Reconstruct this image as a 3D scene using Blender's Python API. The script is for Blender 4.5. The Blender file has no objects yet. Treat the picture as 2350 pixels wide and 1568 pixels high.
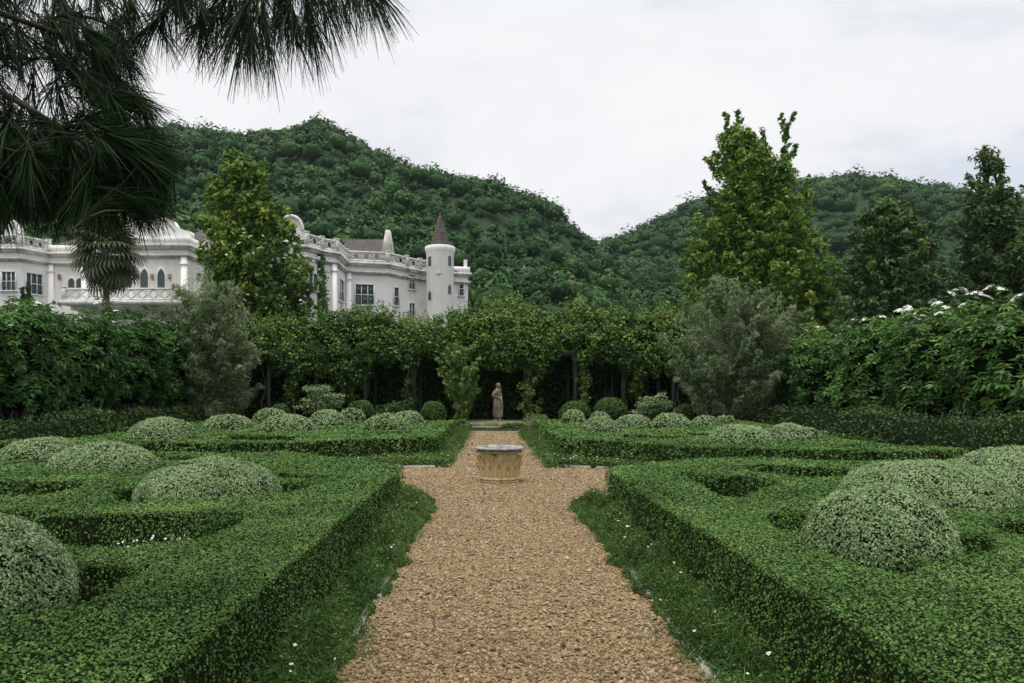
import bpy, math
import numpy as np
from mathutils import Vector

# ------------------------------------------------------------------ camera, sky, sun, exposure
F, VX, VY, EH = 1750.0, 1124.0, 900.0, 1.6      # survey constants: focal length in survey units, axis, eye height
sc = bpy.context.scene
cam_d = bpy.data.cameras.new('camera'); cam = bpy.data.objects.new('camera', cam_d)
sc.collection.objects.link(cam); sc.camera = cam
cam.location = (0, 0, EH); cam.rotation_euler = (math.radians(90), 0, 0)
cam_d.sensor_width = 36; cam_d.lens = F / 2350 * 36
cam_d.shift_x = (1175 - VX) / 2350; cam_d.shift_y = (VY - 784) / 2350
cam_d.clip_start = 0.05; cam_d.clip_end = 6000

SUN_EL, SUN_AZ = math.radians(78), math.radians(-150)     # soft sun high behind the cloud, behind left of the camera
w = bpy.data.worlds.new('World'); sc.world = w; w.use_nodes = True
nt = w.node_tree; nt.nodes.clear()
def wn(t, **k):
    n = nt.nodes.new(t)
    for a, b in k.items(): setattr(n, a, b)
    return n
out = wn('ShaderNodeOutputWorld'); bg = wn('ShaderNodeBackground'); bg.inputs['Strength'].default_value = 0.056
sky = wn('ShaderNodeTexSky', sky_type='NISHITA', sun_disc=False, sun_elevation=SUN_EL, sun_rotation=SUN_AZ)
tc = wn('ShaderNodeTexCoord'); mp = wn('ShaderNodeMapping'); mp.inputs['Scale'].default_value = (1.5, 1.5, 4.2)
mp.inputs['Location'].default_value = (0.37, 0.2, 0.55)
nz = wn('ShaderNodeTexNoise'); nz.inputs['Scale'].default_value = 1.35; nz.inputs['Detail'].default_value = 7; nz.inputs['Roughness'].default_value = 0.55
nz.inputs['Distortion'].default_value = 0.35
cr = wn('ShaderNodeValToRGB')
cr.color_ramp.elements[0].position = 0.40; cr.color_ramp.elements[0].color = (0.74, 0.785, 0.87, 1)
cr.color_ramp.elements[1].position = 0.62; cr.color_ramp.elements[1].color = (0.99, 0.99, 1.0, 1)
e = cr.color_ramp.elements.new(0.50); e.color = (0.935, 0.94, 0.955, 1)
sc10 = wn('ShaderNodeVectorMath', operation='SCALE'); sc10.inputs['Scale'].default_value = 10.0
mx = wn('ShaderNodeMix', data_type='RGBA'); mx.inputs['Factor'].default_value = 0.94
nt.links.new(tc.outputs['Generated'], mp.inputs['Vector']); nt.links.new(mp.outputs[0], nz.inputs['Vector'])
nt.links.new(nz.outputs['Fac'], cr.inputs['Fac']); nt.links.new(cr.outputs['Color'], sc10.inputs[0])
nt.links.new(sky.outputs['Color'], mx.inputs['A']); nt.links.new(sc10.outputs[0], mx.inputs['B'])
nt.links.new(mx.outputs['Result'], bg.inputs['Color']); nt.links.new(bg.outputs[0], out.inputs['Surface'])

sd = bpy.data.lights.new('sun', 'SUN'); so = bpy.data.objects.new('sun', sd); sc.collection.objects.link(so)
sd.energy = 1.5; sd.angle = math.radians(35); sd.color = (1.0, 0.96, 0.9)
sdir = Vector((math.sin(SUN_AZ)*math.cos(SUN_EL), math.cos(SUN_AZ)*math.cos(SUN_EL), math.sin(SUN_EL)))
so.rotation_euler = sdir.to_track_quat('Z', 'Y').to_euler(); so.location = sdir * 50
vs = sc.view_settings
vs.view_transform = 'Standard'; vs.look = 'None'; vs.gamma = 1.0; vs.exposure = 0.85; vs.use_curve_mapping = False
sc.render.engine = 'CYCLES'
sc.cycles.max_bounces = 6; sc.cycles.diffuse_bounces = 3; sc.cycles.glossy_bounces = 2; sc.cycles.transmission_bounces = 4
sc.cycles.volume_bounces = 0; sc.cycles.use_denoising = True
try: sc.cycles.denoiser = 'OPENIMAGEDENOISE'
except Exception: pass

# ------------------------------------------------------------------ helpers
rng = np.random.default_rng(7)
COL = sc.collection
def W(px, py, Y): return np.array([(px-VX)*Y/F, Y, EH-(py-VY)*Y/F])
def G(px, py, h=0.0):
    Y = F*(EH-h)/(py-VY); return np.array([(px-VX)*Y/F, Y])
def nrm(a): return a/np.maximum(np.linalg.norm(a, axis=-1, keepdims=True), 1e-9)
def runit(n): return nrm(rng.normal(size=(n, 3)))

class Geo:
    def __init__(s): s.v = []; s.f = []; s.r = []; s.n = 0
    def add(s, v, f, r=0.5):
        v = np.asarray(v, float).reshape(-1, 3); f = np.asarray(f, int)
        s.v.append(v); s.f.append(f + s.n); s.n += len(v)
        r = np.asarray(r, float)
        s.r.append(np.full(len(v), float(r)) if r.ndim == 0 else r)
        return s
    def box(s, c, d, R=None, taper=1.0, r=0.5):
        x, y, z = np.array(d)/2.0
        v = np.array([[-x,-y,-z],[x,-y,-z],[x,y,-z],[-x,y,-z],[-x*taper,-y*taper,z],[x*taper,-y*taper,z],[x*taper,y*taper,z],[-x*taper,y*taper,z]])
        if R is not None: v = v @ np.array(R)
        return s.add(v+np.array(c), [[0,3,2,1],[4,5,6,7],[0,1,5,4],[1,2,6,5],[2,3,7,6],[3,0,4,7]], r)
    def tube(s, P, R, k=7, r=0.5):
        P = np.asarray(P, float); n = len(P); R = np.broadcast_to(np.asarray(R, float), (n,))
        T = nrm(np.gradient(P, axis=0)); a = np.array([0.31, 0.92, 0.2]); A = nrm(np.cross(T, a)); B = np.cross(T, A)
        t = np.arange(k)*2*np.pi/k
        v = P[:, None] + R[:, None, None]*(A[:, None]*np.cos(t)[None, :, None] + B[:, None]*np.sin(t)[None, :, None])
        i = np.arange(n-1)[:, None]*k; j = np.arange(k)[None]; j2 = (j+1) % k
        f = np.stack([i+j, i+j2, i+k+j2, i+k+j], -1).reshape(-1, 4)
        s.add(v, f, r)
        m = s.n
        s.add(P[-1:]+T[-1:]*R[-1]*.5, np.zeros((0, 3), int), r)
        top = m-k+np.arange(k)
        s.f.append(np.stack([top, np.roll(top, -1), np.full(k, m)], -1)); return s
    def lathe(s, prof, c=(0, 0, 0), k=40, r=0.5):
        prof = np.array(prof, float); n = len(prof); t = np.arange(k)*2*np.pi/k
        v = np.stack([prof[:, :1]*np.cos(t), prof[:, :1]*np.sin(t), np.repeat(prof[:, 1:2], k, 1)], -1)+np.array(c)
        i = np.arange(n-1)[:, None]*k; j = np.arange(k)[None]; j2 = (j+1) % k
        return s.add(v, np.stack([i+j, i+j2, i+k+j2, i+k+j], -1).reshape(-1, 4), r)
    def leaves(s, P, N, U, L, Wd, r, fold=.18, bend=0.0, tri=False):
        n = len(P); L = np.broadcast_to(np.asarray(L, float), (n,))[:, None]; Wd = np.broadcast_to(np.asarray(Wd, float), (n,))[:, None]
        N = nrm(N); U = nrm(U-N*np.sum(U*N, -1, keepdims=True)); V = np.cross(N, U)
        if tri:
            v = np.stack([P-U*L*.45-V*Wd*.5, P-U*L*.3+V*Wd*.55, P+U*L*.6-N*bend*L], 1); b = np.arange(n)[:, None]*3
            return s.add(v, b+np.array([0, 1, 2]), np.repeat(np.broadcast_to(np.asarray(r, float), (n,)), 3))
        v = np.stack([P-U*L*.5, P+V*Wd*.5+N*fold*Wd, P+U*L*.5-N*bend*L, P-V*Wd*.5+N*fold*Wd], 1)
        b = np.arange(n)[:, None]*4
        return s.add(v, b+np.array([0, 1, 2, 3]), np.repeat(np.broadcast_to(np.asarray(r, float), (n,)), 4))
    def mesh(s, name, mat, smooth=False):
        me = bpy.data.meshes.new(name); V = np.concatenate(s.v); R = np.concatenate(s.r)
        fs = [f for f in s.f if f.size]
        me.vertices.add(len(V)); me.vertices.foreach_set('co', V.astype(np.float32).ravel())
        tot = np.concatenate([np.full(len(f), f.shape[1]) for f in fs]); li = np.concatenate([f.ravel() for f in fs])
        me.loops.add(len(li)); me.loops.foreach_set('vertex_index', li.astype(np.int32))
        me.polygons.add(len(tot)); st = np.concatenate([[0], np.cumsum(tot)[:-1]])
        me.polygons.foreach_set('loop_start', st.astype(np.int32))
        if smooth: me.polygons.foreach_set('use_smooth', np.ones(len(tot), bool))
        me.update(calc_edges=True)
        a = me.attributes.new('rnd', 'FLOAT', 'POINT'); a.data.foreach_set('value', R.astype(np.float32))
        if mat: me.materials.append(mat)
        return me
    def build(s, name, mat, parent=None, smooth=False, kind=None, label=None):
        return link(name, s.mesh(name, mat, smooth), parent, kind, label)
def link(name, me, parent=None, kind=None, label=None):
    o = bpy.data.objects.new(name, me); COL.objects.link(o)
    if parent is not None: o.parent = parent
    if kind: o['kind'] = kind
    if label: o['label'] = label
    return o
def thing(name, label, cat, loc=(0, 0, 0), group=None):
    o = bpy.data.objects.new(name, None); COL.objects.link(o); o.empty_display_size = .1
    o['label'] = label; o['category'] = cat
    if group: o['group'] = group
    return o
def tag(o, label, cat=None, group=None, kind=None):
    o['label'] = label
    if cat: o['category'] = cat
    if group: o['group'] = group
    if kind: o['kind'] = kind
    return o

# cheap smooth noise: sum of random plane waves
class Waves:
    def __init__(s, seed, freq, n=14, dim=3):
        g = np.random.default_rng(seed); s.k = g.normal(size=(n, dim))*freq; s.p = g.uniform(0, 6.28, n); s.n = n
    def __call__(s, P): return np.sin(np.asarray(P) @ s.k.T + s.p).sum(-1)/math.sqrt(s.n)

# ------------------------------------------------------------------ materials
def mat_new(name):
    m = bpy.data.materials.new(name); m.use_nodes = True; t = m.node_tree; b = t.nodes['Principled BSDF']
    return m, t, b
def ramp(t, src, stops):
    r = t.nodes.new('ShaderNodeValToRGB'); el = r.color_ramp.elements
    el[0].position = stops[0][0]; el[0].color = (*stops[0][1], 1); el[1].position = stops[-1][0]; el[1].color = (*stops[-1][1], 1)
    for p, c in stops[1:-1]: x = el.new(p); x.color = (*c, 1)
    t.links.new(src, r.inputs[0]); return r
def leaf_mat(name, stops, trans=.22, rough=.5, spec=.28, noise=0.0):
    m, t, b = mat_new(name); a = t.nodes.new('ShaderNodeAttribute'); a.attribute_name = 'rnd'
    src = a.outputs['Fac']
    r = ramp(t, src, stops); col = r.outputs[0]
    t.links.new(col, b.inputs['Base Color']); b.inputs['Roughness'].default_value = rough; b.inputs['Specular IOR Level'].default_value = spec
    if trans > 0:
        tr = t.nodes.new('ShaderNodeBsdfTranslucent'); mixs = t.nodes.new('ShaderNodeMixShader'); mixs.inputs[0].default_value = trans
        t.links.new(col, tr.inputs[0]); t.links.new(b.outputs[0], mixs.inputs[1]); t.links.new(tr.outputs[0], mixs.inputs[2])
        t.links.new(mixs.outputs[0], t.nodes['Material Output'].inputs[0])
    return m
def noise_mat(name, stops, scale=3.0, detail=6, rough=.85, bump=0.0, bscale=None, dist=.02, coords='Object', spec=.3, stretch=None):
    m, t, b = mat_new(name); tcn = t.nodes.new('ShaderNodeTexCoord'); src = tcn.outputs[coords]
    if stretch:
        mpn = t.nodes.new('ShaderNodeMapping'); mpn.inputs['Scale'].default_value = stretch; t.links.new(src, mpn.inputs[0]); src = mpn.outputs[0]
    n = t.nodes.new('ShaderNodeTexNoise'); n.inputs['Scale'].default_value = scale; n.inputs['Detail'].default_value = detail; n.inputs['Roughness'].default_value = .62
    t.links.new(src, n.inputs['Vector']); r = ramp(t, n.outputs['Fac'], stops)
    t.links.new(r.outputs[0], b.inputs['Base Color']); b.inputs['Roughness'].default_value = rough; b.inputs['Specular IOR Level'].default_value = spec
    if bump:
        n2 = t.nodes.new('ShaderNodeTexNoise'); n2.inputs['Scale'].default_value = bscale or scale*4; n2.inputs['Detail'].default_value = 5
        t.links.new(src, n2.inputs['Vector']); bp = t.nodes.new('ShaderNodeBump'); bp.inputs['Strength'].default_value = bump; bp.inputs['Distance'].default_value = dist
        t.links.new(n2.outputs['Fac'], bp.inputs['Height']); t.links.new(bp.outputs[0], b.inputs['Normal'])
    return m
M = {}
M['box'] = leaf_mat('box_hedge_leaf', [(0, (.030, .080, .014)), (.45, (.074, .162, .031)), (.8, (.124, .232, .05)), (1, (.20, .30, .085))], spec=.15, rough=.5, trans=.15)
M['box_core'] = noise_mat('box_hedge_twig_shade', [(.3, (.006, .010, .004)), (.7, (.016, .024, .009))], 9, rough=1, spec=.05)  # twig core; the shade between the leaves is put into its near-black colour
M['pale'] = leaf_mat('variegated_leaf', trans=.1, stops=[(0, (.06, .125, .03)), (.22, (.15, .245, .085)), (.55, (.275, .385, .18)), (1, (.43, .52, .30))], spec=.15)
M['green_ball'] = leaf_mat('green_ball_leaf', [(0, (.035, .085, .012)), (.6, (.07, .145, .022)), (1, (.12, .2, .04))])
M['shrub'] = leaf_mat('broad_leaf', [(0, (.025, .085, .017)), (.5, (.068, .175, .035)), (.85, (.135, .26, .055)), (1, (.26, .31, .07))], spec=.25, rough=.45)
M['loose'] = leaf_mat('loose_hedge_leaf', [(0, (.018, .052, .012)), (.6, (.054, .118, .026)), (1, (.13, .20, .045))])
M['olive'] = leaf_mat('grey_feather_leaf', [(0, (.055, .11, .045)), (.5, (.145, .215, .10)), (.8, (.27, .33, .17)), (1, (.42, .44, .25))], spec=.2)
M['tree'] = leaf_mat('bright_tree_leaf', [(0, (.030, .085, .010)), (.45, (.098, .20, .026)), (.8, (.18, .30, .042)), (1, (.33, .39, .07))])
M['tree_dark'] = leaf_mat('dark_tree_leaf', [(0, (.022, .066, .018)), (.5, (.060, .135, .036)), (1, (.15, .215, .055))])
M['vine'] = leaf_mat('vine_leaf', [(0, (.018, .058, .008)), (.5, (.066, .145, .022)), (.85, (.14, .24, .038)), (1, (.25, .32, .07))])
M['light_tree'] = leaf_mat('light_vine_leaf', [(0, (.06, .125, .018)), (.5, (.14, .25, .045)), (1, (.34, .44, .17))])
M['forest'] = leaf_mat('forest_leaf', [(0, (.012, .046, .012)), (.5, (.032, .092, .022)), (.8, (.060, .138, .032)), (.94, (.10, .17, .042)), (1, (.12, .14, .055))], trans=0, spec=.1)
M['clover'] = leaf_mat('clover_leaf', [(0, (.026, .066, .014)), (.5, (.078, .150, .034)), (1, (.18, .26, .085))], spec=.12)
M['pine'] = leaf_mat('pine_needle', [(0, (.007, .022, .007)), (.6, (.016, .044, .012)), (.95, (.04, .075, .022)), (1, (.10, .07, .03))], trans=.1, spec=.12, rough=.6)
M['palm'] = leaf_mat('palm_leaf', [(0, (.03, .06, .022)), (.6, (.065, .105, .035)), (1, (.2, .19, .08))], spec=.4)
M['white_petal'] = noise_mat('white_petal', [(.3, (.74, .75, .70)), (.7, (.86, .86, .82))], 20, rough=.6)
M['yellow'] = noise_mat('flower_centre', [(.3, (.55, .38, .06)), (.7, (.65, .5, .1))], 20)
M['bark'] = noise_mat('bark', [(.3, (.045, .035, .025)), (.7, (.13, .11, .085))], 7, bump=.5, stretch=(1, 1, .3))
M['darkbark'] = noise_mat('pine_bark', [(.3, (.022, .017, .012)), (.7, (.06, .048, .035))], 7, bump=.5)
M['palebark'] = noise_mat('pale_bark', [(.3, (.12, .11, .09)), (.7, (.27, .25, .2))], 7, bump=.4, stretch=(1, 1, .3))
M['soil'] = noise_mat('garden_ground', [(.3, (.016, .02, .009)), (.55, (.03, .038, .015)), (.75, (.045, .06, .02))], 2.2, 8, rough=.95, bump=.5, bscale=30)
M['bed_soil'] = noise_mat('bed_soil', [(.3, (.02, .016, .011)), (.7, (.05, .04, .028))], 12, 8, rough=.95, bump=.6, bscale=40)
M['hill'] = noise_mat('hill_ground', [(.3, (.012, .036, .012)), (.7, (.026, .066, .020))], .05, 6, rough=.95)
M['wall'] = None

# plaster with rain streaks under ledges
def plaster():
    m, t, b = mat_new('white_render'); tcn = t.nodes.new('ShaderNodeTexCoord')
    n1 = t.nodes.new('ShaderNodeTexNoise'); n1.inputs['Scale'].default_value = .55; n1.inputs['Detail'].default_value = 8; n1.inputs['Roughness'].default_value = .65
    mp1 = t.nodes.new('ShaderNodeMapping'); mp1.inputs['Scale'].default_value = (2.6, 2.6, .28)
    n2 = t.nodes.new('ShaderNodeTexNoise'); n2.inputs['Scale'].default_value = 1.6; n2.inputs['Detail'].default_value = 6
    t.links.new(tcn.outputs['Object'], n1.inputs['Vector']); t.links.new(tcn.outputs['Object'], mp1.inputs[0]); t.links.new(mp1.outputs[0], n2.inputs['Vector'])
    r1 = ramp(t, n1.outputs['Fac'], [(.3, (.80, .785, .745)), (.5, (.885, .873, .85)), (.7, (.91, .905, .89))])
    r2 = ramp(t, n2.outputs['Fac'], [(.26, (.70, .68, .62)), (.44, (.95, .945, .93)), (.6, (1, 1, 1))])
    mm = t.nodes.new('ShaderNodeMix'); mm.data_type = 'RGBA'; mm.blend_type = 'MULTIPLY'; mm.inputs['Factor'].default_value = .5
    t.links.new(r1.outputs[0], mm.inputs['A']); t.links.new(r2.outputs[0], mm.inputs['B']); t.links.new(mm.outputs['Result'], b.inputs['Base Color'])
    b.inputs['Roughness'].default_value = .8; b.inputs['Specular IOR Level'].default_value = .2
    return m
M['wall'] = plaster()
M['trim'] = noise_mat('weathered_moulding', [(.25, (.36, .35, .31)), (.5, (.70, .69, .65)), (.75, (.82, .815, .80))], 2.2, 8, bump=.1)
M['ledge'] = noise_mat('stained_ledge', [(.25, (.26, .25, .21)), (.5, (.52, .50, .45)), (.75, (.72, .71, .67))], 2.0, 8)
M['frame'] = noise_mat('window_frame_paint', [(.3, (.62, .65, .66)), (.7, (.72, .74, .74))], 4, rough=.5)
M['lamp'] = noise_mat('lantern_metal', [(.3, (.20, .15, .07)), (.7, (.42, .34, .17))], 6, rough=.5)
def glass():
    m, t, b = mat_new('window_glass'); b.inputs['Base Color'].default_value = (.055, .085, .085, 1)
    b.inputs['Roughness'].default_value = .12; b.inputs['Specular IOR Level'].default_value = .5; return m
M['glass'] = glass()
def roof_mat():
    m, t, b = mat_new('brown_roof_tiles'); tcn = t.nodes.new('ShaderNodeTexCoord')
    br = t.nodes.new('ShaderNodeTexNoise'); br.inputs['Scale'].default_value = 2.5; br.inputs['Detail'].default_value = 8
    t.links.new(tcn.outputs['Object'], br.inputs['Vector'])
    r = ramp(t, br.outputs['Fac'], [(.3, (.045, .038, .034)), (.55, (.078, .067, .060)), (.75, (.115, .10, .09))])
    wv = t.nodes.new('ShaderNodeTexWave'); wv.bands_direction = 'Z'; wv.inputs['Scale'].default_value = 1.4; wv.inputs['Distortion'].default_value = .6
    t.links.new(tcn.outputs['Object'], wv.inputs['Vector']); bp = t.nodes.new('ShaderNodeBump'); bp.inputs['Strength'].default_value = .6; bp.inputs['Distance'].default_value = .06
    t.links.new(wv.outputs['Fac'], bp.inputs['Height']); t.links.new(bp.outputs[0], b.inputs['Normal'])
    t.links.new(r.outputs[0], b.inputs['Base Color']); b.inputs['Roughness'].default_value = .85; return m
M['roof'] = roof_mat()
M['post'] = noise_mat('green_post_paint', [(.3, (.03, .07, .052)), (.7, (.06, .115, .085))], 5, rough=.6)
M['beam'] = noise_mat('grey_beam_paint', [(.3, (.05, .06, .06)), (.7, (.1, .115, .12))], 5, rough=.6)
M['kerb'] = noise_mat('kerb_stone', [(.3, (.22, .2, .16)), (.7, (.46, .43, .36))], 9, bump=.5)
M['step'] = noise_mat('mossy_step_stone', [(.3, (.06, .085, .035)), (.5, (.14, .155, .085)), (.72, (.3, .29, .2))], 5, bump=.4)
M['pebble'] = leaf_mat('pebble', [(0, (.075, .062, .05)), (.18, (.13, .09, .042)), (.45, (.265, .183, .087)), (.75, (.35, .258, .138)), (.92, (.46, .355, .215)), (1, (.27, .27, .245))], trans=0, rough=.75, spec=.3)
def gravel_mat():
    m, t, b = mat_new('gravel_surface'); tcn = t.nodes.new('ShaderNodeTexCoord')
    vo = t.nodes.new('ShaderNodeTexVoronoi'); vo.inputs['Scale'].default_value = 34; vo.inputs['Randomness'].default_value = 1
    t.links.new(tcn.outputs['Object'], vo.inputs['Vector']); sp = t.nodes.new('ShaderNodeSeparateColor'); t.links.new(vo.outputs['Color'], sp.inputs[0])
    r = ramp(t, sp.outputs[0], [(0, (.09, .07, .05)), (.2, (.13, .092, .046)), (.5, (.245, .167, .078)), (.8, (.325, .233, .118)), (1, (.40, .305, .185))])
    n = t.nodes.new('ShaderNodeTexNoise'); n.inputs['Scale'].default_value = .9; n.inputs['Detail'].default_value = 5; t.links.new(tcn.outputs['Object'], n.inputs['Vector'])
    r2 = ramp(t, n.outputs['Fac'], [(.3, (.74, .73, .70)), (.65, (1, 1, 1))])
    mm = t.nodes.new('ShaderNodeMix'); mm.data_type = 'RGBA'; mm.blend_type = 'MULTIPLY'; mm.inputs['Factor'].default_value = 1
    t.links.new(r.outputs[0], mm.inputs['A']); t.links.new(r2.outputs[0], mm.inputs['B']); t.links.new(mm.outputs['Result'], b.inputs['Base Color'])
    bp = t.nodes.new('ShaderNodeBump'); bp.invert = True; bp.inputs['Strength'].default_value = 1; bp.inputs['Distance'].default_value = .02
    t.links.new(vo.outputs['Distance'], bp.inputs['Height']); t.links.new(bp.outputs[0], b.inputs['Normal']); b.inputs['Roughness'].default_value = .85
    return m
M['gravel'] = gravel_mat()

# ------------------------------------------------------------------ polygon tools
def sdf_poly(P, poly):
    poly = np.asarray(poly, float); d = np.full(len(P), 1e9); ins = np.zeros(len(P), bool)
    for a, b in zip(poly, np.roll(poly, -1, 0)):
        e = b-a; q = P-a; t = np.clip((q@e)/max(e@e, 1e-9), 0, 1); d = np.minimum(d, np.hypot(*(q-t[:, None]*e).T))
        c = ((a[1] <= P[:, 1]) & (b[1] > P[:, 1])) | ((b[1] <= P[:, 1]) & (a[1] > P[:, 1]))
        xi = a[0]+(P[:, 1]-a[1])/(b[1]-a[1] if b[1] != a[1] else 1e-9)*(b[0]-a[0]); ins ^= c & (P[:, 0] < xi)
    return np.where(ins, d, -d)
def sample_tris(V, T, wt, n):
    a, b, c = V[T[:, 0]], V[T[:, 1]], V[T[:, 2]]; cr_ = np.cross(b-a, c-a); ar = np.linalg.norm(cr_, axis=1)/2
    p = ar*wt; s = p.sum(); i = rng.choice(len(T), n, p=p/s); u = rng.random((n, 2)); fl = u.sum(1) > 1; u[fl] = 1-u[fl]
    return a[i]+u[:, :1]*(b[i]-a[i])+u[:, 1:]*(c[i]-a[i]), nrm(cr_)[i], i
def inview(P, m=260):
    px = VX+F*P[:, 0]/np.maximum(P[:, 1], .05); return (px > -m) & (px < 2350+m) & (P[:, 1] > .8)

# ------------------------------------------------------------------ ground, gravel path
g = Geo(); g.add([[-900, -150, 0], [900, -150, 0], [900, 900, 0], [-900, 900, 0]], [[0, 1, 2, 3]])
tag(g.build('ground', M['soil']), 'dark mossy garden ground under the planting', kind='structure')
PL, PR = -0.86, 1.21
gp = [(PL, .5), (PR, .5), (PR, 10.9), (1.62, 10.9), (3.6, 12.9), (9, 12.2), (9, 13.3), (4, 14.4), (2.2, 15.8), (PR, 16.0), (PR, 31), (PL, 31), (PL, 16.1), (-1.9, 15.9), (-4, 15.9), (-11, 15.9), (-11, 13.6), (-3.6, 13.6), (-1.28, 11.1), (PL, 11.0)]
g = Geo(); g.add([[x, y, .012] for x, y in gp], [list(range(len(gp)))])
tag(g.build('gravel_path', M['gravel']), 'tan gravel path running to the statue and crossing round the wellhead', kind='structure')
# loose stones, real ones where they can be told apart
def stones(n, y0, y1, size, ico, x0=PL-.04, x1=PR+.04):
    if ico:
        ph = (1+5**.5)/2; v = nrm(np.array([[-1,ph,0],[1,ph,0],[-1,-ph,0],[1,-ph,0],[0,-1,ph],[0,1,ph],[0,-1,-ph],[0,1,-ph],[ph,0,-1],[ph,0,1],[-ph,0,-1],[-ph,0,1]], float))
        f = np.array([[0,11,5],[0,5,1],[0,1,7],[0,7,10],[0,10,11],[1,5,9],[5,11,4],[11,10,2],[10,7,6],[7,1,8],[3,9,4],[3,4,2],[3,2,6],[3,6,8],[3,8,9],[4,9,5],[2,4,11],[6,2,10],[8,6,7],[9,8,1]]); f = f[v[f].mean(1)[:, 2] > -.45]
    else:
        v = np.array([[1,0,0],[-1,0,0],[0,1,0],[0,-1,0],[0,0,1],[0,0,-1]], float); v = v[:5]; f = np.array([[0,2,4],[2,1,4],[1,3,4],[3,0,4]])
    y = rng.uniform(y0, y1, n); x = rng.uniform(x0, x1, n)
    s = size*rng.lognormal(0, .33, n)*.5
    sc3 = np.stack([s*rng.uniform(.8, 1.5, n), s*rng.uniform(.7, 1.1, n), s*rng.uniform(.45, .8, n)], 1)
    a = rng.uniform(0, 6.28, n); vv = v[None]*sc3[:, None]*rng.uniform(.72, 1.2, (n, len(v), 1))
    tl = rng.normal(0, .3, n); vv[..., 2] += vv[..., 0]*tl[:, None]
    c, s_ = np.cos(a)[:, None], np.sin(a)[:, None]
    vx = vv[..., 0]*c-vv[..., 1]*s_; vy = vv[..., 0]*s_+vv[..., 1]*c
    z = .012+sc3[:, 2]*rng.uniform(.2, 1.2, n)
    vv = np.stack([vx+x[:, None], vy+y[:, None], vv[..., 2]+z[:, None]], -1)
    ff = (np.arange(n)[:, None, None]*len(v)+f[None]).reshape(-1, 3)
    return vv.reshape(-1, 3), ff, np.repeat(np.clip(rng.beta(2.1, 2.1, n)*1.04, 0, 1), len(v))
g = Geo()
g.add(*stones(9500, 3.6, 5.0, .0168, True)); g.add(*stones(32000, 5.0, 11.0, .0185, False)); 
for k_, (n_, y0_, y1_, sz_, xa, xb) in enumerate(((20000, 11.0, 16.0, .025, -2.1, 2.6), (9000, 16.0, 30.8, .034, PL, PR))):
    v_, f_, r_ = stones(n_, y0_, y1_, sz_, False, xa, xb); ok_ = sdf_poly(v_.reshape(-1, 5, 3).mean(1)[:, :2], gp) > .02; m_ = int(ok_.sum())
    g.add(v_.reshape(-1, 5, 3)[ok_], (np.arange(m_)[:, None, None]*5+f_[:4][None]).reshape(-1, 3), r_.reshape(-1, 5)[ok_].ravel())
tag(g.build('gravel', M['pebble']), 'loose tan and brown pebbles covering the near path', 'gravel', kind='stuff')
# ------------------------------------------------------------------ kerb stones along the path
kb = tag(Geo().add([[PL-.06, .5, .006], [PL-.055, .5, .006], [PL-.055, 30.9, .006], [PL-.06, 30.9, .006]], [[0, 1, 2, 3]]).build('kerb', M['kerb']), 'pale stone edging on both sides of the path', kind='structure')
km = Geo(); km.box((0, 0, .012), (.05, .93, .06), taper=.9); kme = km.mesh('kerb_stone', M['kerb'])
for X in (PL-.02, PR+.02):
    for y0, y1 in ((2.0, 10.8), (16.2, 30.8)):
        for y in np.arange(y0, y1-.4, .95):
            o = link('kerb_stone', kme, kb); o.location = (X+rng.normal(0, .008), y+.47, rng.normal(0, .006)); o.rotation_euler = (rng.normal(0, .006), 0, rng.normal(0, .012))
kx = Geo(); kx.box((0, 0, .03), (.93, .055, .075), taper=.93); kxe = kx.mesh('kerb_stone', M['kerb'])
for x0, x1, ya, yb in ((-3.0, PL, 15.75, 16.1), (PR, 3.1, 16.0, 15.3)):
    for x in np.arange(x0, x1-.3, .95):
        t = (x-x0)/(x1-x0); o = link('kerb_stone', kxe, kb); o.location = (x+.47, ya+(yb-ya)*t, 0); o.rotation_euler = (0, 0, math.atan2(yb-ya, x1-x0))

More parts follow.
